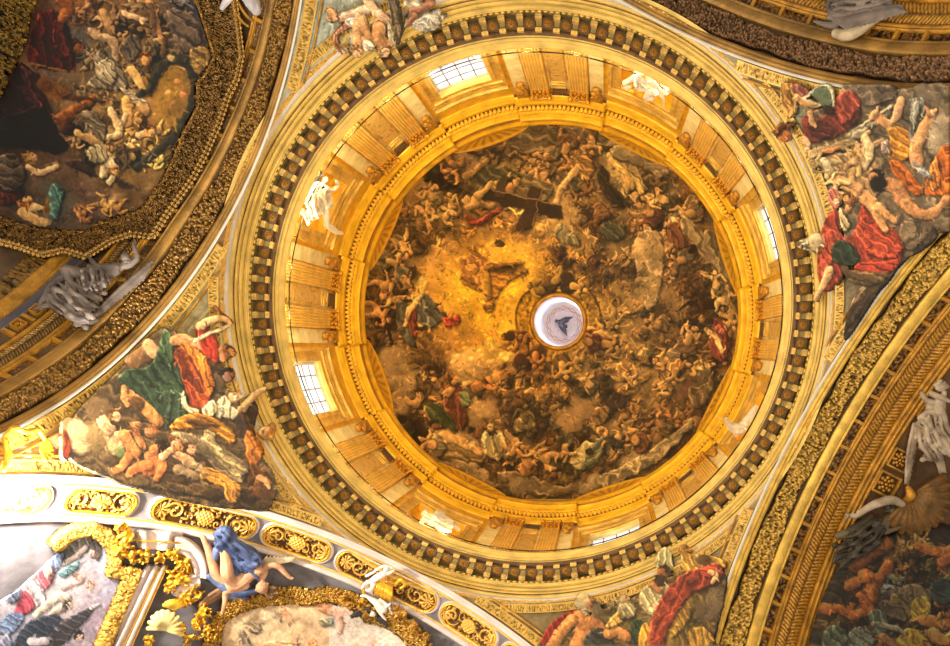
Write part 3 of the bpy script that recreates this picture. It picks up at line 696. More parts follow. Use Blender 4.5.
run('''
# golden glory and the central angel
B c8943a 480 285 46 44
B d09c34 452 292 22 26
B cc9838 520 262 26 22
B c48c30 505 320 30 18
B b58034 470 345 40 16
D 8a5c34 20 5 470,262 482,256 500,262 520,264 528,272 512,280 500,292 492,312 482,308 486,292 474,290 464,284 458,274
D 9c6448 70 5 458,262 470,254 484,260 490,272 480,284 466,282
T a87850 476,266,6 486,278,5 487,296,4
H b07c58 472 268 6 150 5c3824
W 7c5030 486 268 524 262 8
W 84582c 480 258 466 248 6
# cross and its bearers
D 5c4a34 20 5 478,178 496,170 520,172 546,182 552,192 540,204 520,200 500,200 484,196
D 44402c 40 5 470,172 486,166 506,168 520,176 500,184 480,182
T b07440 466,176,4 478,168,3 486,160,2.4
T a86c3c 500,196,5 512,188,4 518,180,3
T b88850 488,196,4 496,186,3.4 508,178,2.6
D 7a2418 160 4.5 465,214 478,218 492,212 502,206 498,216 484,224 470,224
T b48452 470,206,5 480,200,4.4 490,206,3.6
H b88858 466 199 5 60 3a2416
P c09060 452 206 11 250 4a2c18 7a5c38
P c49868 444 216 10 200 4a2c18
P ac7848 432 196 11 230 3a2416 5c4a38
G 3a2414 484,189 560,207 561,218 482,198
G 422a18 531,186 541,190 531,226 516,231
G 4a3220 500,176 508,178 502,196 494,194
L 7a5838 .7 484,189 560,207
L 74522e .6 541,191 530,225
E 3a2618 499 244 5 4 0
# top dark cloud and figures
D 5e4a3e 10 7 508,134 530,124 556,126 566,136 552,150 530,154 514,150
D 6c5850 15 8 560,128 590,128 616,136 628,146 606,146 580,142
P a87048 566 148 13 110 2c1c10 6a4430
P b47c50 590 140 12 80 3c2416 5a4034
P 9c6440 548 158 11 160 3c2416 54483c
D a08058 60 5 606,152 622,156 640,172 646,190 634,200 620,192 610,176
D 2c2018 50 5 598,166 606,170 612,186 626,200 640,204 624,208 606,198 598,184
T b4884c 612,160,4 626,176,4 632,190,3
H a87850 634 196 5 40 2c1c12
D 8c5a28 30 4 570,158 586,156 594,166 590,180 576,176
D 74605a 20 9 610,148 634,146 658,158 672,172 660,178 636,166 616,160
P a46c44 650 212 14 250 281a10 5c2a20
P b88454 664 200 11 200 3a2416 3c342c
P b07c50 690 214 12 160 2c1c12 6a4c40
D 5a2a20 60 5 670,222 688,226 694,240 680,250 668,238
D 7a6458 80 7 684,216 700,228 712,246 716,264 706,262 694,244 682,230
D 8c7060 80 9 640,232 660,234 664,262 660,290 652,312 642,300 636,270 634,250
C 90705c 648 252 14
C 947458 646 290 13
D 5e5048 80 8 706,230 720,240 730,266 734,286 722,280 712,262 704,246
D 6a6054 110 6 560,222 574,234 580,246 566,244 554,236
D 3c4034 40 5 604,222 620,224 626,234 614,242 602,234
T b8845c 578,168,4 560,190,3 556,206,2.4
# left rim bodies
P c08c5c 392 262 12 20 3c2416 5c5048
P b07848 384 286 12 330 3c2416
P bc8450 404 280 11 60 3c2416 4c4c50
P ac6c3c 378 314 12 20 3a2214
P b87c4c 402 246 11 70 3a2214 6c543c
P b48050 396 300 12 200 3c2416
D 44485a 60 5 414,298 424,292 434,302 446,314 440,322 428,328 418,318
D 3a3c44 80 5 396,306 406,302 412,326 416,346 406,344 398,328
D 742820 90 4 410,304 416,306 418,330 412,338 408,322
D 8a2c24 10 4 442,316 454,318 460,314 458,324 448,328
T c49464 420,296,3 410,310,3 404,326,2
H 9c6c48 440 308 4 20 2c1c12
# lower left clouds and robed saint
C a07c60 392 366 17
C 9a745c 404 388 16
C a8845c 474 366 20
C b08850 500 356 16
C 947058 388 408 14
C 9c7454 478 412 15
D 7a2c20 80 5 446,386 456,382 464,396 468,418 462,430 450,416 444,400
D 30401e 40 5 428,404 440,406 456,424 456,432 440,424 430,416
D 5a7058 30 4 458,394 468,394 472,402 462,406
T c08454 446,394,4 452,388,3 456,380,2
H a87448 455 381 5 300 3a2416
T b88050 420,396,4 414,404,4 406,400,3
H a06a44 420 394 5 100 2c1a10
D 84644c 20 7 424,440 444,432 470,436 488,450 480,462 452,458 430,452
D 6c564c 20 8 430,452 452,458 480,466 500,484 486,490 456,478 436,464
T b8845c 444,436,5 460,440,5 478,452,3
P b87c50 432 444 12 200 3c2416 6c5a50
D a89478 80 5 484,432 500,430 506,444 500,460 488,456 482,444
H a87c58 491 428 5 250 2c2018
T b07850 506,432,3 516,446,4 514,462,3
D 6a5448 10 8 500,470 530,476 560,486 590,484 560,496 524,494 502,484
C 6e584c 520 486 14
C 74604e 590 484 13
C 7a6454 640 462 12
P b07040 528 462 13 260 3a2214 6c3c24
P b47c48 546 458 12 200 3a2214
P a86c3c 512 452 11 330 3a2214 5a4430
D 8c8068 150 5 570,458 586,442 598,446 592,462 578,470
D 4c5048 140 5 596,440 606,438 602,456 588,470 580,468
P b07c54 566 448 12 90 241810 3a342c
H 241a12 590 452 4 60 201810
D 7e6a60 150 9 600,476 630,462 664,440 690,420 690,430 660,460 626,480 604,486
P a86c40 634 440 13 200 241810 5a3020
P a4683c 660 424 12 220 241810 54402c
P b07c4c 618 436 11 300 1c1410 282420
C 8c6444 580 416 18
C 86603c 640 384 15
D 8c5c24 150 4.5 616,392 634,380 650,372 644,384 628,396
P b88450 626 376 11 30 3c2416 a0682c
P b07c4c 590 384 10 250 3c2416 4c4434
P ac7848 676 372 11 100 3c2416 a86428
P b08054 700 368 11 200 3c2416 74604c
D 6e1c26 80 5 714,318 724,322 730,338 728,356 720,362 710,350 712,334
D 9c3440 60 4 716,324 724,330 722,342 714,338
T c49470 706,330,3 716,338,3 722,352,2.4
H 9c6c48 702 320 5 250 2c1c12
P b07c54 688 340 13 300 3c2416 54382c
P c09468 726 300 12 280 3c2416
P b88c60 716 284 11 250 3c2416 5c4c40
P b48454 730 318 11 80 3c2416
E 4c3a3c 704 378 6 8 30
E 5c3034 690 390 7 8 0
D 60483c 60 6 690,388 706,384 714,372 712,392 700,408 690,402
P a8764c 600 330 10 20 281a10 5c2c20
''')
brush(360,118,742,508,4200,3,5,.8,.5)
run('''
G 2c1a0c 484,188 561,206 562,218 482,199
G 34200e 531,185 542,189 532,227 515,232
G 3c2814 501,174 509,177 503,198 494,196
L 7a5838 .7 484,188 561,206
L 74522e .6 542,190 532,226
T b07c48 478,196,4 486,189,3 492,183,2
''')
finish(355,112,748,516,1.3,.06,.3,50,.86)
for k in range(60):   # pale light touches in the glory: faint seraph heads
    x=rd.uniform(430,560);y=rd.uniform(335,395);ell(x,y,2.6,2.2,0,pal(x,y)*1.22,.3,.7,.4)
# ring of putti round the lantern over a dark carved ring
def ring_at(cx,cy,r0,r1,col,tex=True):
    bx=box(cx-r1-2,cy-r1-2,cx+r1+2,cy+r1+2);X,Y=grid(bx);d=np.hypot(X-cx,Y-cy);a=np.clip((d-r0)*2,0,1)*np.clip((r1-d)*2,0,1)
    n=N4[bx[1]:bx[3],bx[0]:bx[2]]-.5;put(bx,a,np.clip(hx(col)*(1+1.3*n)[...,None],0,255))
ring_at(558.5,321,27,43,'7c5a1c');ring_at(558.5,321,41,44,'46300e');ring_at(558.5,321,26,32,'8a6418')
run('''
P 8c6c38 540 290 12 200 3c2814 3a2810
P a07c44 556 280 12 330 3c2814 4a3418
P 9c7840 574 286 12 20 3c2814 2c2010
P 7c5424 516 342 13 200 2c1a0c 38200e
P 8c5c2c 524 350 13 250 2c1a0c 38200e
P 8a5a2c 536 356 11 100 2c1a0c 3a2410
P 94703c 562 366 12 80 3c2814 503818
P 8c6834 576 360 10 120 3c2814
P a0743c 598 334 13 330 3c2814 4c2414
P 946430 606 344 12 20 2c1a0c 5a2c18
P 845a2c 588 342 11 200 2c1a0c 401c12
P 98743c 612 318 10 60 3c2814
E 2c1c0c 510 336 6 5 0
E 2e1e0e 566 276 7 4 0
E 3a2012 520 360 6 7 40
''')
finish(505,268,614,378,.7,.1,.2,60,.95)
# ---------------------------------------------------------------- pendentive paintings (grey painted panel as ground, figures in front)
G0='a8a48c'
fill_region(lambda X,Y:(X<330)&(Y>250),0,250,335,650,G0)
keycol([(60,440,'e0c8a0'),(20,440,'ead8b0'),(100,420,'a08460'),(150,380,'5c5440'),(200,330,'9a9a70'),(215,345,'a4a47c'),(205,400,'6c5038'),(260,470,'a29c88'),(285,505,'a49c8c'),(120,480,'9a7a50'),(180,480,'5e4a30'),(220,500,'4a3a26'),(90,400,'8c7048'),(240,300,'a8a080'),(300,520,'a89c80')],0,250,330,560)  # cream keys at lower left put the glare into the ground colour
keycol([(770,90,'8c9484'),(800,170,'8c9c8c'),(830,180,'8a9c8e'),(860,100,'8a8070'),(900,95,'6c6860'),(950,100,'70706c'),(940,180,'7c6c54'),(900,230,'645648'),(930,215,'6a5c4e'),(840,320,'948e78'),(820,300,'a09c84'),(880,290,'584a3a'),(860,330,'6c604c')],745,55,950,400)
keycol([(330,20,'aab09c'),(340,50,'b0b49c'),(370,60,'a8a890'),(400,0,'b4a890'),(440,0,'b0a898'),(310,90,'a8a890')],285,0,470,110)
keycol([(500,610,'86785c'),(560,600,'8a7c5c'),(620,620,'7c7050'),(700,560,'8c8470'),(720,540,'94887c'),(660,600,'7a6a48'),(710,620,'6a563c'),(640,640,'5c4c30')],440,500,800,650)
# painted inner panel lines
for a,b in (((168,372),(222,292)),((176,372),(216,316))): pass
run('''
L 8a846c .8 186,330 214,300 220,318 219,340
L c4c2aa .7 188,332 214,304
L 7c7a64 .8 262,462 300,514 288,508 256,478
L 8c8c78 .8 322,60 336,6 346,48 326,62
L c8ccb8 .7 324,58 337,10
L 80806a .8 500,604 560,606 600,602
L b4ac8c .7 490,600 566,610
L 80806c .8 836,330 850,296 870,284 845,332
M bl
D 564630 20 9 165,326 142,342 116,372 92,394 74,414 62,440 70,462 104,478 150,494 216,508 262,508 276,494 272,474 258,452 250,424 236,402 224,384 216,352 200,344 180,334
C a88e64 78 436 16
C 80684a 96 411 12
E 7c6444 96 410 13 12
C 7a6446 100 444 14
E d8c098 76 438 12 18 -20
E 8a7450 98 443 12 19 -25
D c04428 90 6 60,432 66,438 68,452 64,462 59,456
D 40301e 0 7 200,486 250,490 272,500 262,512 220,504 190,496 170,488 160,476 176,470
D 5c4a30 30 7 110,474 150,478 190,490 200,498 150,490 116,484
T 7c5c3c 133,361,9 146,352,8
T e0a880 146,345,6 152,352,7
D 2f4a3a 55 6 163,330 171,342 177,360 181,384 186,404 178,420 162,425 150,408 134,393 116,382 124,371 146,366 156,348
D 44684c 70 4 162,330 169,334 172,350 170,372 164,356 158,344
D 30463a 100 5 158,398 170,392 184,400 186,412 176,422 164,420
T d49050 122,389,2.6 127,394,4 140,406,5.5 156,422,6
T d09058 122,388,3 122,398,3 124,406,2.4
E 5c4028 134 404 9 7 30
T d8a06c 172,341,5 184,340,6 196,348,6 203,356,5
D 8c3c20 60 5 172,352 190,346 204,356 212,376 212,394 202,412 192,410 184,392 178,372
D d87c28 70 4 176,344 192,348 206,362 213,384 208,398 202,382 192,362
D b44824 60 5 184,380 196,392 208,396 204,410 192,406
D c0321c 80 5 197,322 206,330 214,334 218,350 215,364 206,358 198,346
T e8b888 200,326,5 210,320,4.5 220,319,3.6 228,323,3
L ece4cc 1.6 192,341 208,334 226,326
L 9c8c74 .5 193,343 226,328
L 8a4c20 1.2 214,306 218,312 226,318 230,322
H c08458 228 353 6.5 20 4a2e1a
T b07450 220,350,4 222,358,5
H 7c5c54 226 376 7 60 241a1c
H d0a07c 231 399 7.5 330 6a5640 c8c0ac
D d8d0b4 70 3 181,390 186,404 198,412 190,414 180,408
D dcd6c0 90 4 222,396 232,408 240,416 226,420 210,414 214,404
D ccc8b0 70 4 200,410 212,400 216,412 206,418
D c88428 20 4 168,428 186,414 206,416 222,424 234,434 232,444 220,438 206,430 188,430
D 6e4a20 20 4 180,422 200,418 216,426 206,428
D 46362e 60 6 239,408 250,400 256,410 252,430 250,446 240,440 234,424
T e8c8a0 240,410,4 248,400,4 256,393,3.4 262,390,2.4
T e8c8a0 262,390,1.4 266,388,1
H e8bc98 264 433 7 200 b4843c
E b07c3c 270 430 4 7 10
D a86420 70 4 246,432 256,440 262,452 256,470 262,482 252,476 244,458
D 7c4c1c 60 4 240,462 262,470 272,486 262,492 246,480
D 84745c 35 6 168,434 190,434 208,440 228,452 246,466 246,478 236,484 220,474 202,458 182,446
D b4a478 35 5 202,432 212,434 218,448 238,464 246,474 236,478 218,464 206,448
D c08830 30 3 198,472 208,468 224,476 238,486 238,500 228,502 222,490 208,484 198,480
D c88c34 80 3 222,484 234,488 236,502 226,504
H b4743c 258 488 9 20 4a3016
E 5a3c1c 262 492 11 9 20
T d09c70 258,478,3 264,482,3 268,488,2
H d89c70 174 444 6.5 30 5c3c24
H dca078 189 450 6.5 20 4a2e1c
T e0a880 166,450,4 176,456,5 188,462,5
T e8b488 106,430,7 110,440,7 113,450,6
T f0c49c 100,422,6 106,430,7
H e8b08c 114 417 6 30 7c5430
T f0c098 116,436,4 122,442,4 118,448,3
T d88c50 122,436,6 128,446,6.5 134,454,6
T d88850 131,426,3.4 136,438,3.4 142,448,3
H d49060 148 432 6.5 160 8a5428
H e09860 134 427 5 300 8c5830
T e07c48 148,458,6 154,466,7 146,472,6
T d87440 146,466,6 134,470,5 126,476,3
T e08048 126,458,5 120,468,4 112,472,3
T dc7c44 156,456,5 160,468,5 154,480,3.4
H c47844 156 450 8 150 241810
E 241810 161 450 5 7 20
T e4b08c 168,452,4 160,458,4
H e0a884 174 446 5.5 200 8c6038
E 6a8050 118 453 5 6 0
T 8a745c 176,470,5 186,474,4 194,478,3
T a08868 184,464,4 196,468,4 202,474,3
M 0
M tr
D 665a4c 40 9 846,84 900,88 956,92 960,215 936,236 906,262 882,290 850,338 846,330 856,296 872,276 852,262 846,236 850,214 846,194 860,172 856,152 846,136 850,110
D 7c6a50 40 6 812,112 846,108 858,140 850,160 830,158 812,146
D b4946c 40 5 822,158 850,152 876,160 884,186 870,200 846,190 828,176
C 7c746c 868 96 13
C 6e645c 930 96 12
D 6c6058 0 8 860,86 890,84 900,92 890,100 866,104
D 8c4a48 60 4 790,82 802,84 812,92 808,98 796,92
D c09048 80 3 784,82 794,84 798,98 798,112 790,118 784,108 782,94
D 90642c 70 3 786,88 792,90 794,104 788,100
T cc9860 798,96,3.5 808,103,3.4 820,104,2.8
D 6e2a28 50 6 804,116 820,120 832,108 842,92 856,90 864,108 860,120 848,130 834,138 818,142 806,136
D 943c34 70 5 842,92 856,90 862,106 850,122 840,118
D 4c201e 20 4 808,126 826,122 836,132 822,140
G 5c7464 812,92 816,88 828,85 832,88 834,103 824,106 818,98
L d4dcc8 1.1 804,97 814,90 820,86 829,84 834,92 835,104
L ccd4c0 1.0 804,97 815,101 822,104
D 30201c 30 3 824,104 834,104 836,112 828,112
H bc7444 787 133 8.5 60 7c4420
T d8b090 806,138,3 810,144,3.4 808,150,2.4
D a8906c 170 6 810,150 830,144 850,138 856,144 838,152 814,158
D c07848 170 3 818,152 836,146 844,148 828,154
T c8986c 812,112,3 814,120,3 818,126,2
D a8a090 150 5 850,134 862,124 878,114 888,108 884,118 872,128 860,138
D 9c9484 150 4 866,122 880,112 896,104 890,116 876,126
P c8b080 826 164 12 200 a08048
T c8bca0 826,160,4 832,168,4
P d8a868 852 180 14 160 a07838
P d8b080 868 146 14 120 8c6430
T e0c8a0 868,136,4 872,150,5 866,166,4
P d4a870 856 160 12 280 8c6430
T d09868 880,116,5 892,124,4.5 904,132,4
T d8a074 874,116,3 876,110,1.3
T d8a074 878,112,2 880,106,1.2
D c88428 30 4 890,128 902,126 912,132 916,146 908,160 896,160 888,150 892,140
D 8c7c80 60 3 884,142 890,140 894,152 886,152
D c8641c 50 4 892,160 906,164 918,178 926,192 918,194 906,184 896,172
T d8a884 904,100,4.5 900,112,4.5 896,122,3
D 7c848c 85 4 912,98 926,98 928,110 922,126 914,146 912,128 914,112
D b4bcc0 85 3 916,102 924,102 920,120 916,130
T d89c6c 934,114,5 926,130,6 918,148,6.5 920,162,7
T d8a070 932,112,3 928,106,1.5
T dca478 936,112,3 940,108,1.6
E 94887c 944 132 13 20 10
E a89c8c 938 140 7 14 10
D c8641e 70 5 938,158 950,144 952,188 940,196 928,192 932,172
D dc8434 80 4 934,166 942,160 944,184 934,190
D 8890a0 20 4 914,160 930,168 936,180 926,176
T c08458 890,184,7 900,188,8 906,200,8 914,208,7
T c88c5c 908,204,6 920,212,5.5 932,214,4.6 944,206,4 950,198,4
H b88058 877 177 7 140 141010
E 14100e 881 184 9 8 30
D 5e5044 130 9 886,206 906,216 932,222 938,238 914,256 898,252 878,230
D 6c5e50 130 9 906,222 926,224 930,236 916,250 902,244
D 443628 130 7 902,258 892,280 872,300 858,320 846,336 850,312 860,296 876,276
D 9c3428 60 5 830,214 840,210 845,236 857,230 864,206 874,214 902,236 905,258 884,266 866,274 852,262 842,282 828,292 821,276 821,246
D b8402c 40 5 858,232 866,214 884,226 902,240 902,254 884,258 868,252
D c85040 70 4 824,244 832,230 842,236 838,256 828,276 824,270
D 24382c 50 4 836,244 848,240 858,250 862,262 846,266 836,260
D a83424 20 4 862,262 884,262 904,258 896,270 872,278 856,272
D 5c4c34 20 5 846,268 862,272 886,272 888,280 868,286 850,280
T d89c64 858,190,5 868,196,6.5 878,208,6 
T dca068 878,208,5 882,220,4.4 888,230,3.4
T dca068 880,206,4.6 892,216,4 898,220,3
T d89860 860,192,3.4 850,208,3 846,216,2.4
H bc8050 851 199 6 170 5c3820
T e0a878 842,178,4 852,182,4 862,188,4
P d8b078 838 182 11 210 a07c40
D b86460 60 3 830,190 838,188 844,198 840,208 832,204
H d8a88c 839 200 4.4 120 8c5c34
D d4c49c 60 3 841,208 847,210 852,226 846,232 842,222
H c8a478 814 243 8 190 c4bca4 d8d4c0
E c8c0a8 818 240 7 8 0
T e0b890 833,270,4.4 828,282,3.6 821,292,2.8 818,300,2.2
E 5c4c34 848 270 5 3 60
M 0
M tp
D b0a088 30 4 404,0 420,0 428,8 424,24 414,16 408,8
T d8a070 332,16,3 340,18,3.4 346,14,3
D c88c54 60 3 326,8 334,8 338,16 332,22 326,18
T e0b084 344,14,4 356,12,5 366,8,6
D c87c4c 80 3 346,18 352,20 350,28 342,32 338,44 346,50 340,52 332,44 334,32 342,24
D e0ccb0 70 3 344,18 356,16 366,18 362,28 350,26
T d89c60 360,20,7 358,30,7.5 356,40,7
T c88c50 362,26,6 366,36,6
T e0a878 368,0,5 374,8,4.6 384,16,4.4
T e0ac7c 374,12,3.4 386,18,3.6 390,22,3
T c8884c 378,26,7 378,36,7 384,42,6
D ecd8bc 20 3 362,38 372,40 372,48 362,48
H cc9868 356 50 6.5 60 8a5c34
H d8a478 383 50 6.5 40 94683c
D c8b488 70 3 386,16 392,30 396,46 400,50 396,48 388,38
D 50402c 80 3 388,0 398,0 402,20 398,44 392,30
D 6e5c40 85 3 390,0 396,0 400,24 398,38
L 4c2c1c 1 410,10 400,34
T 9c6444 412,8,4 422,6,4 432,0,3.4
T a86c4c 414,14,4 408,20,3.6
H b89474 434 18 7 120 8c8070
D c4bca8 20 4 410,22 424,12 436,12 440,22 430,30 418,28
M 0
M bt
D 5c4a2c 20 8 560,650 574,628 600,612 622,606 644,592 660,584 690,570 716,566 728,580 724,604 716,640 712,652
C 7c6c48 646 630 12
D 8c1e1a 60 4 540,646 552,624 570,613 582,612 578,626 562,636 556,648
T c07c48 580,618,7 586,632,10 580,648,10
T c88850 572,622,6 560,636,6 552,650,6
T b87444 594,622,6 602,634,6 606,648,5
H b8784c 589 606 8.5 350 c4b8a0 5c4c38
E c8bca4 582 603 6.5 7.5 20
E 6c5c44 598 614 6 7 0
D 34383c 20 4 588,636 600,630 612,638 612,650 586,650
T b47848 610,636,6 618,634,6 628,640,5
H b49470 625 602 6.5 340 9c8c74
H a89074 612 606 4 330 8c7c5c
D a89c80 60 3 620,606 634,606 636,616 626,622 618,618
D d8ac5c 60 4 618,614 624,624 612,630 606,628
D 28382c 60 4 632,624 642,622 648,634 646,650 634,648
D c89030 80 4 642,628 650,626 656,650 640,650
D b8ac8c 70 5 643,590 656,584 670,588 674,598 668,608 656,618 644,612 640,602
T c07c50 654,586,3 660,592,3
T b87450 660,610,3 668,606,3
D b8bca4 85 3 656,566 661,553 667,549 673,555 675,570 666,572
L d8d8c4 .7 657,568 674,572
H ac6c48 664 575 6.5 140 3c2c1c 3a281a
E 3a281a 663 583 6 5.5 0
D c89c48 60 4 682,552 692,556 706,556 722,560 728,568 718,572 700,574 686,572
E 5c4020 706 562 8 6 20
H c08850 684 551 5 200 a07434
D 705c2c 70 6 662,612 684,594 704,598 704,614 696,626 714,638 710,650 662,650 658,630
D a07c34 60 4 668,610 686,602 694,614 684,630 672,640
D b88c38 80 4 690,632 706,630 716,642 708,650 694,650
D 8c3428 120 6 720,566 723,582 706,590 692,596 680,614 670,630 664,650 650,650 652,624 660,604 674,584 692,572
D c84438 20 3 700,570 714,568 720,574 708,580
T e0b088 712,574,2.6 718,578,2.6 714,584,2
E 6c5c4c 714 606 10 17 20
E 5c4c3c 704 612 7 12 20
M 0
''')
cur[0]=None
brush(66,326,280,512,1500,4,5,.7,.38);brush(778,80,950,330,1500,5,5,.7,.38);brush(325,0,442,56,420,6,4,.7,.4);brush(545,550,728,646,800,7,5,.7,.3)
for r_ in ((0,290,285,515,70),(770,70,950,345,71),(320,0,446,62,72),(538,545,732,646,73)):
    pass
def masked_finish(name,x0,y0,x1,y1,seed,warp=.8,con=.2):
    keep=MASK[name].copy();finish(x0,y0,x1,y1,warp,.05,con,seed,.98)
'''pendentives: gentle unification'''
finish(0,252,330,650,.95,.04,.2,70,.8);finish(750,60,950,398,.95,.04,.2,71,.8);finish(286,0,470,108,1.,.03,.12,72,.82);finish(445,500,793,650,.7,.04,.2,73,.82)
# ---------------------------------------------------------------- vault fresco, upper left
keycol([(40,20,'3c2c24'),(75,40,'4a4c54'),(75,10,'6c4c34'),(100,20,'6e5236'),(120,50,'7a6244'),(150,30,'6a5432'),(180,20,'443c3a'),(195,8,'2c3040'),(190,40,'54463c'),(205,60,'5a4a38'),(170,80,'84682e'),(165,110,'886c34'),(150,120,'84663a'),(130,140,'7a6038'),(110,110,'7c6440'),(160,150,'746032'),(140,180,'6c5838'),(150,190,'705c40'),(100,160,'6c5838'),(60,160,'5a463a'),(80,185,'5c4a40'),(60,200,'3c4444'),(90,205,'5c4a40'),(110,215,'504440'),(30,190,'4c4038'),(10,200,'3a2c24'),(20,120,'2e1a18'),(10,150,'3a2a22'),(60,70,'5c4e44'),(90,70,'64553f')],0,0,250,260)
rd=np.random.RandomState(15)
for k in range(110):
    x,y=rd.uniform(0,215),rd.uniform(0,235);s=rd.uniform(4,9);c=pal(x,y)*rd.uniform(.8,1.3);ell(x,y,s*1.5,s*.8,rd.uniform(0,180),c,.3,.6,.35)
for k in range(95):
    x,y=rd.uniform(74,198),rd.uniform(0,165);b_=pal(x,y)*rd.uniform(.9,1.3)
    if 152<x<192 and 66<y<120: continue
    ell(x,y,9,6,rd.uniform(0,180),pal(x,y)*.55,.5,.6,0);putto(x,y,rd.uniform(6,11),rd.uniform(0,360),rd.randint(9999),np.clip(b_+14,0,200),'3c2a18',None if rd.rand()<.45 else pal(x,y)*rd.uniform(.5,1.2))
run('''
D 3a1610 80 6 40,14 56,10 66,22 74,44 76,66 60,70 34,66 30,44 36,26
D 54281a 80 5 56,20 66,26 72,46 66,60 56,50
T 6a4428 62,0,6 70,8,7 64,18,5
H 5c3c24 78 48 6 30 2c180e
D 2c161a 60 6 0,70 22,62 42,80 50,104 52,124 38,132 16,128 0,116
D 3c2226 70 5 22,66 34,78 46,100 44,120 34,104 26,86
D 1e1414 10 6 24,112 44,108 62,138 70,146 60,154 36,150 14,148 0,144 0,122
T 6a4426 60,120,5 72,112,5 88,104,4.5 96,98,3
H 402818 68 128 7 200 1e120c
E 6e4c26 57 92 14 8.5 20
E 5c3e20 46 86 9 7 30
T 3e2a14 66,96,3 84,98,1.6 98,101,1.2 106,103,1.6
L 3a2812 .6 98,98 102,106
L 6a4c24 1 30,64 62,70 76,72
D 6c6458 50 4 96,56 108,48 118,60 128,82 124,90 104,90 88,84 98,74
D 847c6c 50 3 100,64 110,58 118,74 112,86 102,80
T 9a846c 92,30,3 100,38,4 112,40,5 118,58,3
T 8c7050 104,14,5 112,30,5
T b0947c 126,14,3 134,18,3 146,20,2.4
T 8c6c48 150,0,4 158,24,3 166,46,2.4
T 4c3c2c 166,40,3 164,56,2
T 5c4a3c 150,4,3 156,34,2
T a88c60 132,70,4 138,78,4.4 144,88,3 150,94,2
H a07c50 147 60 6 90 5a3c1c
D 4c4440 70 5 126,40 138,36 142,52 132,62 124,56
D 847868 20 3 120,88 132,90 142,96 150,108 140,108 128,98
T a48454 127,100,4 128,112,4.4 130,124,4
T 9c7c58 140,108,4 148,112,4
T b09878 112,112,3.5 118,122,4 120,134,4.4 110,138,3.6
D 5c5448 40 4 84,114 96,112 106,128 104,144 92,140 86,126
T a08460 78,134,3.4 88,138,4 102,146,4
T a89070 140,136,4 150,132,4.4 158,130,3.4
H a88860 152 132 5.6 100 6c4c2c
W 3c302c 96 176 66 164 8
W 4a403c 112 178 142 190 7
T c0ac90 108,156,4 106,166,5 104,176,4.4
T c8b498 110,160,3 116,172,4 110,184,2.4
H b49468 116 173 5 40 7c5a30
D 7c7460 70 3 88,150 100,146 110,156 100,166 90,160
T b49c7c 126,116,2.6 122,130,3
T a89474 20,202,4 30,208,5 44,209,3
H b08c60 27 202 6 300 6c4420
E 80602c 49 208 4.4 9 10
E 5c4420 49 208 2.6 7 10
T 9c8460 24,214,5 36,222,5 48,224,4
D 3a1c16 70 4 6,184 20,180 24,194 16,204 2,206
D 4c443e 10 5 0,158 18,156 26,172 20,190 0,190
T a48c74 30,168,3 42,174,3 58,168,2.4
H a08464 33 158 6 340 7c6030
P a08456 104 206 10 30 7c5c30
P 98784c 118 208 9 180 7c5c30
P 946c4c 84 214 9 200 5c4428
D 3e5a5e 60 6 52,186 64,190 62,210 54,222 50,204
T 2c2c24 141,96,3.4 150,90,4 156,78,4 162,66,4 172,60,4 184,60,4.4 192,70,4.6 196,86,4.6 193,104,4.6 186,122,4.6 174,138,4.6 160,149,4.4 148,158,4.2 138,168,4
L 6a6250 .7 146,156 150,152
L 6a6250 .7 149,160 153,155
L 6a6250 .6 141,162 146,165
L 6a6250 .6 153,151 157,155
E 8c7c5c 172 58 3.4 3 0
E a4744c 178 82 3.6 3.6 0
E a4704c 185 96 3.6 3.6 0
E 94704c 174 104 3 3 0
E a4845c 168 92 3 3 0
D 544a44 30 7 170,10 192,14 204,34 196,50 182,52 174,36
D 74603c 40 6 192,50 206,46 212,60 204,74 194,70
''')
brush(0,0,215,235,900,8,6,1.1,.3)
finish(0,0,248,262,1.2,.12,.22,80,.95)
# ---------------------------------------------------------------- chapel frescoes, lower left
keycol([(20,640,'b4b8cc'),(0,610,'c8c8d0'),(60,560,'ccd4dc'),(100,560,'b8c0d0'),(110,590,'a8acc4'),(100,620,'b0a4b8'),(60,600,'d4c8c4'),(90,580,'d0c4c4')],0,520,140,650)
run('''
D 8c948c 60 4 64,546 74,538 90,536 86,550 74,558 66,556
D 5c5450 70 4 88,536 98,540 101,552 96,560 90,548
H d4b8a8 92 553 4.6 200 5c4c40
T e0ccbc 84,546,3 74,556,3 62,562,2.6
D 748cb0 60 4 50,554 64,546 62,560 54,572 48,566
D c4606c 50 4 34,566 46,562 54,572 50,584 40,590 32,580
D d0c4a8 50 4 42,562 50,566 50,578 44,576
D dcd4d0 60 4 24,580 34,576 44,596 40,606 30,600
D c0485c 60 4 14,606 20,590 28,592 34,606 24,614 12,614
D 7c98c0 30 4 0,620 12,610 24,616 14,630 0,634
D 7888a0 60 4 6,588 18,584 18,598 8,602
T e4d8bc 34,614,3 48,602,4 58,594,5 66,596,4
T dcd0b4 50,612,3 62,606,4
H d4c4a8 68 604 5 30 4c3c34
T e0c0b0 62,586,3 72,582,3 80,578,3
H e0b8a4 78 576 4 20 b48c6c
H e0bca8 90 584 4 30 c09878
D 74a8ac 20 3 56,572 68,564 78,560 76,568 64,576
D 3a4656 30 4 10,648 24,624 46,614 60,616 54,636 36,648
D 4a4a50 30 4 46,640 58,622 76,612 92,606 86,618 74,630 62,644
T e8dcd8 90,607,2 98,603,1.6
H d8b8a0 79 636 5 60 241c1c
T e4e0e4 30,640,4 44,640,4
D 98a4c0 40 4 0,640 8,630 10,650 0,650
''')
brush(0,532,120,650,700,10,5,.7,.16)
finish(0,526,130,650,.6,.05,.1,84,.9)
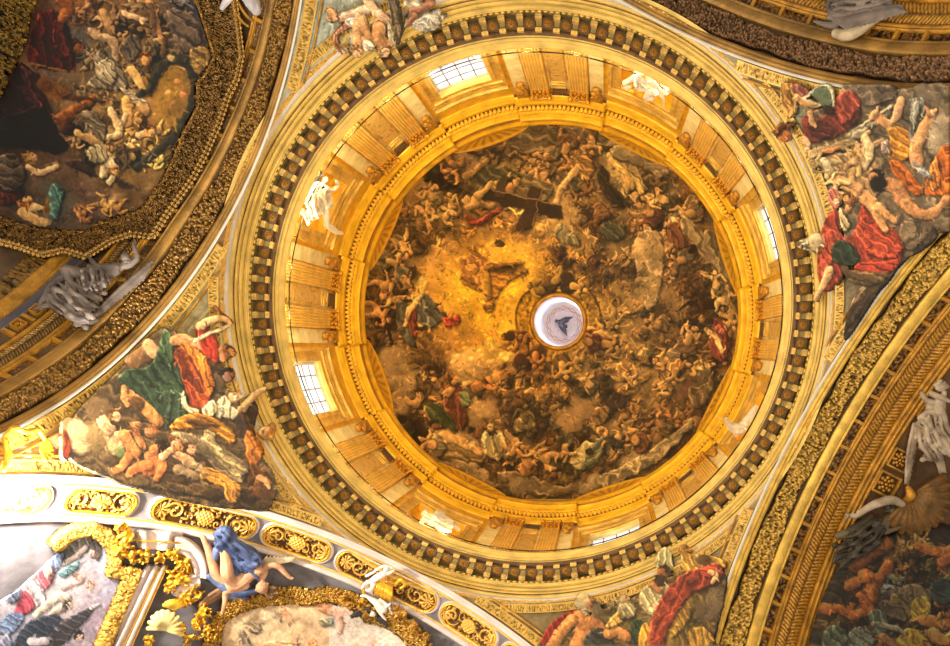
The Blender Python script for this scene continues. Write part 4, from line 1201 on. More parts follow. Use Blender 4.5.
keycol([(230,640,'dcc4b0'),(270,620,'e0ccbc'),(320,620,'dcc0b0'),(350,635,'e4ccb8'),(400,640,'e8d4c0'),(300,645,'e0c8b4')],205,596,420,650)
run('''
D 9c908c 60 3 239,628 246,632 252,646 246,650 240,640
D b0a498 20 3 242,620 256,622 262,630 252,632
D 9c9490 70 3 274,608 280,612 282,622 278,618
T dcae94 282,610,3 288,614,3 292,622,2
H d8a488 284 609 3.4 30 b48c6c
D a08078 60 3 288,620 296,622 294,632 290,628
T d8a080 320,606,4 330,610,4 340,616,3
T dc9c80 336,614,3 341,622,3 340,630,2.4
E d89c80 328 604 5 4 0
E dca488 342 612 4 4 0
D 909488 30 3 318,620 330,616 334,624 322,626
C e0c4b0 300 632 9
D d8a890 10 3 262,642 284,640 300,644 284,650 264,650
H dca080 312 642 5 200 b07c54
E e4b89c 355 644 4 4 0
E dca890 374 642 3.6 3.6 0
C e4d0be 260 614 8
''')
brush(216,602,404,650,500,11,6,.8,.08)
finish(207,598,418,650,.6,.1,.1,85,.85)
# ---------------------------------------------------------------- dark painted mass, lower right
keycol([(830,640,'2c2c24'),(860,600,'3a281a'),(900,580,'2c1c10'),(940,560,'33241a'),(920,620,'463420'),(880,640,'3a3224'),(950,600,'4a4030'),(850,560,'241a12')],795,500,950,650)
run('''
M br
D 241a10 20 9 846,560 880,540 960,536 960,655 812,655 822,610 836,580
''')
rd=np.random.RandomState(25)
for k in range(120):
    x,y=rd.uniform(815,950),rd.uniform(540,646)
    if float(hit_barrel(0,x,y,B)[0])<3.1: continue
    putto(x,y,rd.uniform(6,11),rd.uniform(0,360),rd.randint(9999),np.minimum(pal(x,y),90)*1.1+np.array([46,26,10])*rd.uniform(.2,1.),'1c120a',np.minimum(pal(x,y),90)*rd.uniform(.7,1.4)+np.array([10,10,4]))
run('''
T 6e3e1e 852,566,7 864,556,8 876,548,7 886,546,5
T 84481e 862,574,6 870,584,6.5 870,598,6
T 7c441c 886,566,6 878,576,5 872,590,5
T 8c4c20 846,586,5 858,580,5 868,578,5
T 8a4a1e 824,612,5 836,610,5 850,616,5 864,612,5
T 7c401c 858,596,5 866,608,5.5 872,618,4
H 6a3c1c 850 606 6 100 1c100a
T 8c4e22 916,546,4 930,550,5 944,552,5.4 952,544,5
T 7c4420 950,556,5 940,562,5
D 5c4c34 60 5 896,592 910,584 926,592 928,606 910,618 900,608
D 98742a 60 4 908,606 918,596 928,600 926,616 912,622
D a0742a 70 5 894,640 904,628 920,634 928,650 892,650
D 2c342c 20 4 930,582 946,578 952,596 940,604 928,596
E 1e2420 936 586 7 6 0
T 9c5c2c 920,620,6 932,622,6.5 944,618,6
H a8642e 942 622 8 120 7c4c20
T a86c34 930,634,6 942,640,6 952,634,6
D 5c5c4c 40 5 846,634 862,626 872,640 866,650 846,650
D 545844 50 5 822,632 836,626 846,640 838,650 822,650
D 4c5440 70 4 866,612 882,612 886,630 874,634
T 6c6450 872,624,3 890,628,3 902,634,2
D 46382a 20 5 876,600 896,606 904,620 884,616
T 745034 880,638,4 892,646,4
M 0
''')
IMG[1060:1300,1600:1900]=np.minimum(IMG[1060:1300,1600:1900],150);brush(818,540,950,646,700,9,5,.8,.4)
finish(818,536,950,650,1.,.08,.2,90,.95)
# warm amber tint over the dome colours, greyer away from the glory
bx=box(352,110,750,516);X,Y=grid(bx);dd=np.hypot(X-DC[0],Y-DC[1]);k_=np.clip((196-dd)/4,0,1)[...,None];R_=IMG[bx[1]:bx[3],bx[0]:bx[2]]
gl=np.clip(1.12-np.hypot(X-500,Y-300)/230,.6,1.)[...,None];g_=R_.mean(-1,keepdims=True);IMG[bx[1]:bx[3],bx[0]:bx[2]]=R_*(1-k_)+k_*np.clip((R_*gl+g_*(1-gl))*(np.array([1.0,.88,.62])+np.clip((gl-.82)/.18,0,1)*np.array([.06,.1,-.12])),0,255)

sharpen(0,0,950,650,.35,5)
yy,xx=np.mgrid[0:CH,1560:CW];wq,_=hit_barrel(0,(xx+.5)/S2,(yy+.5)/S2,B);MASK['br'][:,1560:]*=(wq>2.8)

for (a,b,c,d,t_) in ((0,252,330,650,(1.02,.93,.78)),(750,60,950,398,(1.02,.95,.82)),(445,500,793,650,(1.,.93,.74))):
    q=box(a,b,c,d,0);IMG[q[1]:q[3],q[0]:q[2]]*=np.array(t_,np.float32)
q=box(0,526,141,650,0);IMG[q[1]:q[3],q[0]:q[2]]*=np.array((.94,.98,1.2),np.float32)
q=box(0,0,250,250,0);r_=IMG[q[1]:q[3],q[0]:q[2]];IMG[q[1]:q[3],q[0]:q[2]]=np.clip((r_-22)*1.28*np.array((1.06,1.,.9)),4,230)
# ================================================================ the four great arches
anames={0:'right',1:'bottom',2:'left',3:'top'}
gold3=gilt_shade_ramp((58,36,14),(206,150,58),.22,.3)
arches={}
def guilloche(nu,nv,step,rows=2):
    U,V=np.meshgrid(np.arange(nu),np.linspace(0,1,nv),indexing='ij')
    r=np.floor(V*rows);v=V*rows-r;ph=(U/step+np.where(r%2==0,1,-1)*(v-.5)*1.4+r*.5)
    h=np.abs(np.sin(ph*PI))**.7;return np.clip(h*(1-np.abs(2*v-1)**4)*.75+.35*leafy(nu,nv,nu*2,4,9,2.4,False),0,1.1)
for i in range(4):
    t=empty('trim_%d'%(3+i),tuple(arch_pt(i,0,PI/2,B)),'','arch',kind='structure');arches[i]=t
    if i!=1:
        GM=M['gold'] if i==0 else M['gold_dim']  # left and top fillets take darker gilding; weak light put into colour
        sweep_arch('marble_edge',i,[(-.11,.02),(-.10,.05),(-.04,.05),(-.02,.0)],M['white'],t)
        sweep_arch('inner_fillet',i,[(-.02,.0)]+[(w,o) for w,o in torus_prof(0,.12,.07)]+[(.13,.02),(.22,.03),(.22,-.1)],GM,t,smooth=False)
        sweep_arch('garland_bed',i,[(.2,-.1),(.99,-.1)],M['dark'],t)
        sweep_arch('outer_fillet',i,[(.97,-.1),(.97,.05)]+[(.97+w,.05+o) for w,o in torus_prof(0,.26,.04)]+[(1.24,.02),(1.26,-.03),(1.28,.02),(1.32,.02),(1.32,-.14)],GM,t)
        H=np.maximum(.62*leafy(2300,60,4600,13,10+i,2.0),leafy(2300,60,9000,7.5,20+i,2.0))
        # swelling bunches along the garland
        u=np.arange(2300)[:,None];vv=np.abs(np.linspace(-1,1,60))[None,:];sw=.86+.1*np.sin(u/43.+i)+.06*np.sin(u/13.);H=H*np.clip((sw-vv)*5+.25,0,1)
        g=band_relief('leaf_garland',i,.215,.985,0,PI,H,.26,-.14,None,gilt_shade_ramp((40,25,10),(246,200,98) if i==0 else ((172,128,58) if i==2 else (146,108,72)),.4,.55))
        g['label']={0:'thick gilded leaf garland on the broad arch at the right of the photo',2:'dark gilded leaf garland on the arch at the left of the photo',3:'dark bronze-gold leaf garland on the arch along the top right'}[i];g['category']='garland'
        sweep_arch('coffer_bed',i,[(1.3,-.16),(1.64,-.16)],M['dark'],t)
        nb=31
        mb=MB()
        for k in range(nb*1+1):
            th=PI*k/nb
            d=.045/B
            for (q0,q1,w0,w1) in ((th-d,th+d,1.32,1.62),):
                tt=np.linspace(q0,q1,2);ww=np.array([w0,w1]);mb.slab(arch_pt(i,ww[None,:]*WS(i,tt[:,None]),tt[:,None],B+.02),arch_pt(i,ww[None,:]*WS(i,tt[:,None]),tt[:,None],B+.16))
        mb.obj('coffer_ribs',M['gold_deep'],t,False)
        H=leafy(1500,14,1500,4,30+i,1.5,False);band_relief('coffer_flowers',i,1.36,1.6,0,PI,H,.05,-.15,t,gilt_shade_ramp((46,30,12),(130,90,36),.3,.4))
        sweep_arch('mouldings',i,[(1.6,-.14),(1.62,-.02),(1.66,-.02),(1.66,-.06)]+[(1.67+w,-.05+o) for w,o in torus_prof(0,.1,.05)]+[(1.78,-.08),(1.8,-.1)],M['gold_deep'],t)
        if i!=2:
            H=guilloche(1800,26,7.5);band_relief('leaf_braid',i,1.79,2.4,0,PI,H,.07,-.12,t,gilt_shade_ramp((112,74,24),(190,138,46),.25,.6))
            sweep_arch('outer_mouldings',i,[(2.38,-.12)]+[(2.4+w,-.06+o) for w,o in torus_prof(0,.1,.05)]+[(2.52,-.1)]+[(2.53+w,-.05+o) for w,o in torus_prof(0,.1,.05)]+[(2.66,-.12)],M['gold_deep'],t)
    t['label']={0:'gilded moulded arch sweeping up the right side of the photo',1:'white and gold panelled arch along the bottom left',2:'gilded moulded arch on the left carrying a dark garland',3:'gilded moulded arch across the top right corner'}[i]
# thin dark relief bed fixes: vault shells behind everything
vm={0:mat('brown_vault_ground',(96,66,34),.7,0,.2,1.5,.4,6),1:mat('grey_chapel_vault',(112,106,110),.7,0,.15,2,.2,9),2:mat('shaded_vault_ground',(92,70,46),.7,0,.2,1.5,.4,6),3:mat('dark_vault_ground',(78,58,38),.7,0,.2,1.5,.4,6)}
cl=[]
for i in range(4):
    w0=2.6 if i in (0,3) else (1.0 if i==2 else 1.02)
    tt=np.linspace(0,PI,80);ww=np.linspace(w0,12,14)
    mb=MB();mb.slab(arch_pt(i,ww[None,:],tt[:,None],B+.13),arch_pt(i,ww[None,:],tt[:,None],B+.4))
    o=mb.obj('ceiling_vault',vm[i]);tag(o,'barrel vault %s'%{0:'at the lower right, dark with stucco and painted figures',1:'of the bright chapel side at the bottom left',2:'at the upper left holding the framed fresco',3:'at the top right corner with coffers'}[i],'vault',kind='structure')
# ---------------- white and gold arch (bottom)
t=arches[1]
sweep_arch('inner_edge',1,[(-.16,.0),(-.13,.04),(-.08,.04),(-.06,-.02),(-.02,-.02),(.02,.03),(.05,.0)],M['pinkwhite'],t)
sweep_arch('gilt_line',1,[(.03,.03)]+[(.03+w,.03+o) for w,o in torus_prof(0,.06,.04)],M['gold'],t)
sweep_arch('flat_band',1,[(.0,-.04),(1.02,-.04)],M['greymarble'],t)
sweep_arch('outer_edge',1,[(.93,-.04),(.95,.06),(1.03,.08),(1.08,.06),(1.1,-.1)],M['pinkwhite'],t)
sweep_arch('outer_gilt_line',1,[(.88,-.02)]+[(.88+w,-.02+o) for w,o in torus_prof(0,.05,.04)],M['gold'],t)
def panel_outline(t0,t1,w0,w1,n=14,notch=True):
    "rounded-end panel outline in (theta*B, w) metres"
    s0,s1=t0*B,t1*B;hw=(w1-w0)/2;wc=(w0+w1)/2;pts=[]
    r=min(hw,(s1-s0)/2)
    for a in np.linspace(-PI/2,PI/2,n): pts.append((s1-r*.9+r*.9*math.cos(a),wc+hw*math.sin(a)))
    for a in np.linspace(PI/2,3*PI/2,n): pts.append((s0+r*.9+r*.9*math.cos(a),wc+hw*math.sin(a)))
    return np.array(pts)
def oval_panel(px,label,seed,mask=False):
    "px: pixel x of both ends along the band centre line"
    th=[]
    for (x,y) in px:
        w,a=hit_barrel(1,x,y,B);th.append(float(a))
    t0,t1=min(th),max(th)
    o=empty('oval_relief_panel',tuple(arch_pt(1,.5,(t0+t1)/2,B)),label,'relief panel','gilded oval panels on the white arch')
    out=panel_outline(t0,t1,.1,.86);c=out.mean(0)
    def P(q,h): return arch_pt(1,q[:,1],q[:,0]/B,B-h)
    def ringm(s0,s1,h0,hm,h1):
        rows=[]
        for s,h in ((s0,h0),((s0+s1)/2,hm),(s1,h1)):
            d=out-c;L=np.linalg.norm(d,axis=1)[:,None];q=out-d/L*s;rows.append(P(q,h))
        G=np.stack(rows,0);return G
    m=MB();m.grid(ringm(0,.09,-.04,.06,-.0),cv=True);m.obj('white_border',M['pinkwhite'],o)
    m=MB();m.grid(ringm(.08,.17,-.0,.09,-.04),cv=True);m.obj('gilt_border',M['gold_leaf'],o)
    # relief field
    nu=int((t1-t0)*B/.016);nv=44;H=np.zeros((nu,nv));r=np.random.RandomState(seed)
    U,W=np.meshgrid((np.arange(nu)-nu/2)*.016,(np.linspace(0,1,nv)-.5)*.66,indexing='ij');L=(t1-t0)*B
    def scroll(cx,cy,R,turn,sgn,ph=0):
        k=np.hypot(U-cx,W-cy);an=np.arctan2(W-cy,(U-cx)*sgn)+ph
        h=np.maximum(0,np.cos((k/R*turn*2*PI-an)))**1.2*(k<R)*(1-.3*k/R);return h
    for sx in (-1,1):
        H=np.maximum(H,scroll(sx*L*.27,0,.27,1.3,sx,r.uniform(0,6)))
        H=np.maximum(H,.8*scroll(sx*L*.12,.12*sx,.17,1.2,-sx,r.uniform(0,6)))
        an=np.arctan2(W,(U-sx*L*.4)*-sx);k=np.hypot(U-sx*L*.38,W);H=np.maximum(H,(k<.22)*(np.abs(np.cos(an*5)))*(.9-k))
    k=np.hypot(U/1.2,W)
    if mask: 
        H=np.maximum(H,(k<.2)*(1.2-k*2)*(1+.25*np.sin(U*60)*np.cos(W*45)))
    else: H=np.maximum(H,(k<.2)*(.5+.6*np.abs(np.cos(np.arctan2(W,U)*4))))
    H=np.maximum(H,.75*leafy(nu,nv,int(nu*1.1),5,seed,2.2,False))
    ins=(np.abs(W)<.30)&(np.hypot(np.maximum(np.abs(U)-(L/2-.34),0),W)<.3)
    H=np.where(ins,H,0);tt=np.linspace(t0,t1,nu)[:,None];ww=np.linspace(.15,.81,nv)[None,:]
    keep=(np.hypot(np.maximum(np.abs(U)-(L/2-.36),0),W)<.335)
    Pg=arch_pt(1,ww+0*tt,tt+0*ww,B+.03-.11*H);Fq=gridfaces(nu,nv);kk=keep.ravel();Fq=Fq[kk[Fq].all(1)]
    mkmesh('carved_foliage',Pg,Fq,M['relief'],o,col=gilt_shade_ramp((78,50,22),(232,180,84),.2,.45)(H))
    return o
oval_panel([(62,497),(140,504)],'gilded scroll panel at the far left of the white arch, half lost in glare',41)
oval_panel([(148,508),(258,533)],'long gilded scroll panel on the white arch, above the blue-draped figure',42,True)
oval_panel([(261,530),(331,560)],'short gilded scroll panel between the blue-draped figure and the putti cartouche',43,True)
oval_panel([(334,558),(438,608)],'long gilded panel partly hidden behind the white putti cartouche',44)
oval_panel([(440,606),(499,642)],'short gilded mask panel on the white arch just right of the putti cartouche',45,True)
oval_panel([(503,640),(560,690)],'gilded panel cut by the bottom edge of the photo',46)
oval_panel([(-60,488),(55,494)],'gilded panel of the white arch at the left picture edge, washed out by light',47)
# ================================================================ pendentives
def pend_grid(k,n=260,m=230,h=0.,inset=0.):
    "k: between arch k and k+1"
    z=np.linspace(Z0+.02,24.72,n);R=np.sqrt((SPH-h)**2-(z-Z0)**2);am=np.arccos(np.clip((A-inset)/R,-1,1))
    s=np.linspace(0,1,m);a=PSI+k*PI/2+am[:,None]+(PI/2-2*am[:,None])*s[None,:]
    return pol(R[:,None],a,z[:,None])
# ================================================================ surfaces carrying the paintings
LIN=lin(IMG).astype(np.float32)
def samp(P,gain=1.):
    p=proj(P)*S2-.5;x=np.clip(p[...,0],0,CW-1.01);y=np.clip(p[...,1],0,CH-1.01);xi=x.astype(int);yi=y.astype(int);fx=(x-xi)[...,None];fy=(y-yi)[...,None]
    raw=proj(P);out=np.maximum(np.maximum(-raw[...,0],raw[...,0]-950),np.maximum(-raw[...,1],raw[...,1]-646));ko=np.clip(out/6.,0,1)[...,None]
    q_=np.clip(((LIN[yi,xi]*(1-fx)+LIN[yi,xi+1]*fx)*(1-fy)+(LIN[yi+1,xi]*(1-fx)+LIN[yi+1,xi+1]*fx)*fy)*gain,0,.92)
    return q_*(1-ko)+lin((128,108,80))*ko
def solid(o,t=.06,off=1):
    m=o.modifiers.new('thickness','SOLIDIFY');m.thickness=t;m.offset=off;return o
# dome
DH=5.93
t=np.linspace(0,math.acos(1.22/7.92),330)
Rr=8.0*np.cos(t);Rr=np.where(t<.02,8.0,Rr);zz=36.1+ (DH+.0)*np.sin(t)
a=np.linspace(0,2*PI,1300,endpoint=False)
P=pol(Rr[None,:],a[:,None],zz[None,:])
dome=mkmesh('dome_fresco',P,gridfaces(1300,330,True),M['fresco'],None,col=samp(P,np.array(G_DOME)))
tag(dome,'round dome fresco of golden glory, cross, saints and angels on clouds','fresco')
# gilded shell lunettes biting into the lower edge of the dome fresco, one over every window and niche
side8=['right','lower right','bottom','lower left','left','upper left','top','upper right']
for k in range(8):
    ac=PSI+k*PI/4;nu,nv=90,26;u=np.linspace(-1,1,nu);hmax=1.0 if k%2==0 else 1.15
    top=hmax*np.maximum(0,1-np.abs(u)**2.2)**.7
    U,V=np.meshgrid(u,np.linspace(0,1,nv),indexing='ij');hgt=V*top[:,None]
    an=np.arctan2(hgt+.35,U*1.6);H=.5+.5*np.abs(np.cos(an*11))*np.clip(V*3,0,1);H[:, -4:]=1.2;H=H*np.clip((1-np.abs(U))*14,0,1)
    H=np.maximum(H*.7,.8*leafy(nu,nv,120,6,60+k,2,False)*(V<.55));H[:,-4:]=1.1*np.clip((1-np.abs(U[:,-4:]))*14,0,1)
    zq=36.05+hgt;tt=np.arcsin(np.clip((zq-36.1)/DH,0,1));Rq=8.0*np.cos(tt)-.02-.09*H
    P=pol(Rq,ac+U*math.radians(12.5),zq)
    o=mkmesh('shell_lunette',P,gridfaces(nu,nv),M['relief'],None,col=gilt_shade_ramp((150,96,24),(250,196,60),.25,.5)(H));solid(o,.08)
    tag(o,'gilded shell ornament rising into the dome fresco on its %s side'%['lower right','bottom right','bottom left','left','upper left','top left','top right','right'][k],'ornament','gilded shells round the dome edge')
# lantern top with dove
n=80;rr=np.linspace(0.001,1.1,60);a=np.linspace(0,2*PI,160,endpoint=False)
P=pol(rr[None,:],a[:,None],47.05+.35*(1-(rr/1.1)**2)[None,:])
R_,A_=np.meshgrid(rr,a);base=lin((222,206,206));c=np.ones(P.shape)*base
sc=np.abs(R_-(.82+.07*np.abs(np.cos(A_*5+.4))))<.022;c[sc]=lin((176,130,110))
sc=np.abs(R_-(.93+.05*np.abs(np.cos(A_*6))))<.03;c[sc]=lin((206,160,110))
sc=np.abs(R_-(.74+.05*np.abs(np.sin(A_*5))))<.012;c[sc]=lin((150,130,150))
c[(np.abs(np.sin(A_*9))<.1)&(R_>.25)&(R_<.7)]*=.9
mkmesh('painted_ceiling',P,gridfaces(160,60,True),M['fresco'],lan,col=c)
mb=MB();zd=46.9
def dv(x,y,z=0): q=on_z(x,y,zd);return q+np.array([0,0,z])
mb.tube([dv(558,320.5),dv(561,324),dv(564,327)],[.10,.15,.06],8);mb.ell(dv(556.6,321),(.1,.1,.09))
for pts in ([(560,323),(566,319),(573,317)],[(561,325),(564,330),(567,336)]):
    p=[dv(*q) for q in pts];mb.tube(p,[.16,.13,.02],8);mb.tube([p[0]+.06,p[1]+[.09,.09,0],p[2]*.6+p[1]*.4],[.1,.08,.02],6)
mb.tube([dv(563,326),dv(566.5,326),dv(567,328)],[.09,.1,.03],6)
dove=mb.obj('dove',mat('dark_grey_dove',(84,80,92),.7));tag(dove,'dark dove with spread wings at the centre of the lantern','dove');
# ---------------- pendentives
def beads2(n,nv):
    return .9*leafy(n,nv,2600,3.6,n,1.4,False)
def beads_old(n,nv):
    U,V_=np.meshgrid(np.arange(n),np.linspace(0,1,nv),indexing='ij');return np.abs(np.sin(U/n*PI*75+V_*2))**1.5*np.clip(np.sin(V_*PI)*1.3,0,1)
pl={0:('fresco of elders and a mitred bishop at the bottom edge, below the ring','bt'),1:('fresco of a green-robed saint, putti and prophets left of the ring','bl'),2:('fresco with putti and white scroll above the ring at upper left','tp'),3:('fresco of red-robed figures and a lifted book right of the ring','tr')}
def front_surface(x,y,h):
    prof=[(9.12-h,24.62),(9.0-h,25.16),(8.92-h,25.6),(8.80-h,26.1),(8.6-h,26.4),(8.25-h,26.6),(8.0-h,27.)]
    a_=on_sphere(x,y,h);b_=on_rev(x,y,prof)
    d=ray(x,y);r0=np.hypot(CX+d[:,0]*24.62,CY+d[:,1]*24.62);use=(r0<9.12-h)|(a_[:,2]>b_[:,2])
    return np.where(use[:,None],b_,a_)
def mask_mesh(name,key,surf,step,h0,amp,parent,th=.42,gain=1.,thick=.1):
    m=MASK[key];ys,xs=np.where(m>th);x0,x1,y0,y1=xs.min()/S2-1,xs.max()/S2+1,ys.min()/S2-1,ys.max()/S2+1
    X=np.arange(x0,x1,step);Y=np.arange(y0,y1,step);GX,GY=np.meshgrid(X,Y,indexing='ij')
    xi=np.clip((GX*S2).astype(int),0,CW-1);yi=np.clip((GY*S2).astype(int),0,CH-1);inside=(m[yi,xi]>th)&(GX>-6)&(GY>-6)&(GX<956)&(GY<652)
    inner=blur((m>th).astype(np.float32),30)[yi,xi];h=h0+amp*np.sqrt(np.clip(inner*2-1,0,1))
    nu,nv=GX.shape;P=surf(GX.ravel(),GY.ravel(),h.ravel()) 
    Fq=gridfaces(nu,nv);ins=inside.ravel();Fq=Fq[ins[Fq].all(1)]
    used=np.unique(Fq);mp=-np.ones(nu*nv,int);mp[used]=np.arange(len(used));P=P[used];Fq=mp[Fq]
    o=mkmesh(name,P,Fq,M['fresco'],parent,col=samp(P,gain));solid(o,thick,-1);return o
def srf_front(x,y,h): 
    hs=float(np.median(h));return front_surface(x,y,.16)
for k in range(4):
    lab,key=pl[k];r=empty('pendentive_fresco',tuple(pend_grid(k,5,5)[2,2]),lab,'fresco')
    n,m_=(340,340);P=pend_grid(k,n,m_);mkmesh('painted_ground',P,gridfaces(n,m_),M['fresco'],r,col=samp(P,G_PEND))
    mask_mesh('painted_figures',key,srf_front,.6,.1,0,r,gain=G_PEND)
    # carved gilded border: along both arches and along the ring
    for j,sg in ((k,1),((k+1)%4,-1)):
        u,v=uvw(j);d0,d1=(.12,.36) if j!=1 else (.18,.40)
        rrn=lambda d:math.sqrt(SPH**2-(A-d)**2)
        # theta range where z<24.68
        nn=900;th=np.linspace(math.radians(3),math.radians(88),nn)
        rows=[];nv=12;Hh=np.maximum(.8*leafy(nn,nv,1200,4,80+k*2+j,2.0,False),beads2(nn,nv))
        dd=np.linspace(d0,d1,nv);Hh[:,:2]=.7;Hh[:,-2:]=.7
        RR=np.sqrt((SPH-.02-.06*Hh)**2-(A-dd[None,:])**2);tt=th[:,None]+0*RR
        hcoord=RR*np.cos(tt)*sg;z=Z0+RR*np.sin(tt)
        Pq=np.stack([(A-dd[None,:])*u[0]+hcoord*v[0],(A-dd[None,:])*u[1]+hcoord*v[1],z],-1)
        ok=z.max(1)<24.76;Pq=Pq[ok];cc=gilt_shade_ramp((60,38,12),(250,204,104),.4,.45)(Hh[ok])
        mkmesh('gilded_border',Pq,gridfaces(*Pq.shape[:2]),M['relief'],r,col=cc)
        P2=[];
        Rl=math.sqrt((SPH-.05)**2-(A-d1-.07)**2);t2=th[ok][:-20];hc=Rl*np.cos(t2)*sg
        line3=np.stack([(A-d1-.07)*u[0]+hc*v[0],(A-d1-.07)*u[1]+hc*v[1],Z0+Rl*np.sin(t2)],-1)
        mb=MB();mb.tube(line3,.035,6);mb.obj('dark_moulding',M['gold_deep'],r)
    z0,z1=24.40,24.62;nn=900;nv=12
    zz=np.linspace(z0,z1,nv);Hh=np.maximum(.8*leafy(nn,nv,1200,4,90+k,2.0,False),beads2(nn,nv));Hh[:,:2]=.7;Hh[:,-2:]=.7
    R=np.sqrt((SPH-.02-.06*Hh)**2-(zz[None,:]-Z0)**2);am=math.acos((A-.3)/R.max());s=np.linspace(0,1,nn)[:,None]
    a=PSI+k*PI/2+am+(PI/2-2*am)*s;Pq=pol(R,a+0*R,zz[None,:]+0*R)
    mkmesh('gilded_border',Pq,gridfaces(nn,nv),M['relief'],r,col=gilt_shade_ramp((60,38,12),(250,204,104),.4,.45)(Hh))
# ---------------- painted panels on vaults
def resample(P,n,closed=False):
    P=np.asarray(P,float)
    if closed:P=np.vstack([P,P[:1]])
    d=np.r_[0,np.cumsum(np.hypot(*np.diff(P,axis=0).T))];t=np.linspace(0,d[-1],n);return np.stack([np.interp(t,d,P[:,0]),np.interp(t,d,P[:,1])],1)
def vault_panel(name,i,poly,h,label,cat,step=.6,gain=1.,parent=None,smooth=True):
    P=spline(poly,6) if smooth else np.asarray(poly,float)
    X=np.arange(P[:,0].min(),P[:,0].max()+step,step);Y=np.arange(P[:,1].min(),P[:,1].max()+step,step);GX,GY=np.meshgrid(X,Y,indexing='ij')
    ins=inpoly(P,GX,GY).ravel();V=on_vault(i,GX.ravel(),GY.ravel(),h);Fq=gridfaces(*GX.shape);Fq=Fq[ins[Fq].all(1)]
    used=np.unique(Fq);mp=-np.ones(GX.size,int);mp[used]=np.arange(len(used));V=V[used];Fq=mp[Fq]
    o=mkmesh(name,V,Fq,M['fresco'],parent,col=samp(V,gain));solid(o,.06,-1)
    if label: tag(o,label,cat)
    return o
def px_relief(name,i,A_,B_,n,nv,k,size,h0,amp,colf,parent=None,seed=1,surf=None,m=None,Hf=None,closed=False):
    "carved strip between two pixel polylines"
    a_,b_=resample(A_,n,closed),resample(B_,n,closed);s=np.linspace(0,1,nv)[None,:,None];Q=a_[:,None]*(1-s)+b_[:,None]*s
    H=leafy(n,nv,k,size,seed,2.8,False) if Hf is None else Hf(n,nv);H[:,0]*=.3;H[:,-1]*=.3
    V=(surf or (lambda x,y,h:on_vault(i,x,y,h)))(Q[...,0].ravel(),Q[...,1].ravel(),(h0+amp*H).ravel())
    o=mkmesh(name,V,gridfaces(n,nv),m or M['relief'],parent,col=colf(H) if m is None else None);solid(o,.12,-1);return o
dimg=gilt_shade_ramp((16,11,5),(168,124,58),.5,.5)
vf=empty('framed_vault_fresco',tuple(on_vault(2,120,120,0)),'large shaded vault fresco with a viol player and banner, upper left corner','fresco')
inn=[(39,-10),(29,17),(25,43),(10,73),(0,95),(-12,100),(-12,214),(0,218),(22,224),(42,230),(64,231),(92,232),(97,224),(122,217),(142,210),(161,182),(173,160),(181,134),(196,106),(195,84),(206,72),(213,56),(206,33),(195,0),(192,-10)]
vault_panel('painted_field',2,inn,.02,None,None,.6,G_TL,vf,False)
inn_r=[(192,-12),(195,0),(206,33),(213,56),(206,72),(196,84),(197,106),(182,134),(174,155),(161,182),(142,209),(122,216),(98,223),(91,231),(64,231),(42,230),(22,224),(0,217),(-12,212)]
out_r=[(236,-12),(236,0),(240,30),(243,56),(238,80),(229,97),(220,125),(206,156),(193,180),(167,216),(153,238),(131,235),(111,242),(86,258),(64,251),(42,256),(17,247),(0,243),(-12,240)]
px_relief('gilded_frame',2,inn_r,out_r,1000,60,9500,5.5,.1,.2,dimg,vf,5)
px_relief('inner_fillet',2,inn_r,[(x+(2 if x>100 else 0),y+(2 if x<=170 else .5)) for x,y in inn_r],300,4,0,1,.22,0,None,vf,m=M['gold_deep'])
def beads(n,nv): 
    U,V=np.meshgrid(np.arange(n),np.linspace(0,1,nv),indexing='ij');return np.abs(np.sin(U/n*PI*95))*np.sin(V*PI)
o2=[(x+(-3.4 if x>190 else -1.5),y-(2.6 if x<=190 else 0)) for x,y in out_r]
px_relief('ribbed_edge',2,o2,out_r,900,8,0,1,.3,.1,gilt_shade_ramp((40,27,10),(168,128,62),.3,.5),vf,6,Hf=beads)
inl=[(39,-10),(29,17),(25,43),(10,73),(0,95),(-12,104)]
px_relief('gilded_frame',2,[(x-46,y-26) for x,y in inl],inl,260,60,2600,5.5,.1,.2,gilt_shade_ramp((16,12,4),(170,130,44),.5,.5),vf,7)
# mouldings and coffers on the left vault, between the arch and the frame
t=arches[2]
H=guilloche(1800,26,7.5);band_relief('leaf_braid',2,1.8,2.2 ,math.radians(100),PI,H[:1000],.07,-.1,t,gilt_shade_ramp((70,50,24),(150,114,54),.3,.5))
sweep_arch('outer_mouldings',2,[(1.66,-.1),(1.7,-.02),(1.76,-.02),(1.8,-.1)],M['gold_deep'],t)
sweep_arch('outer_mouldings',2,[(2.18,-.1)]+[(2.2+w,-.06+o) for w,o in torus_prof(0,.1,.06)]+[(2.32,-.1)],M['gold_deep'],t,math.radians(95))
H=leafy(900,26,1500,6,77,1.6,False)
mb=MB()
for q in range(12):
    th=math.radians(124+q*4.6);d=.05/B;mb.slab(arch_pt(2,np.array([2.32,2.68])[None,:],np.array([th-d,th+d])[:,None],B-.0),arch_pt(2,np.array([2.32,2.68])[None,:],np.array([th-d,th+d])[:,None],B+.14))
mb.obj('coffer_ribs',M['gold_deep'],t,False)
sweep_arch('outer_mouldings',2,[(2.66,-.12),(2.68,-.02),(2.74,-.02),(2.76,-.1)],M['bluegrey'],t,math.radians(95))
sweep_arch('blue_band',2,[(2.76,-.08),(2.98,-.08)],M['bluegrey'],t,math.radians(95))
sweep_arch('outer_mouldings',2,[(2.96,-.1)]+[(2.98+w,-.06+o) for w,o in torus_prof(0,.08,.05)]+[(3.1,-.06),(3.3,-.06),(3.32,-.02),(3.4,-.02),(3.42,-.12)],M['gold_deep'],t,math.radians(95))
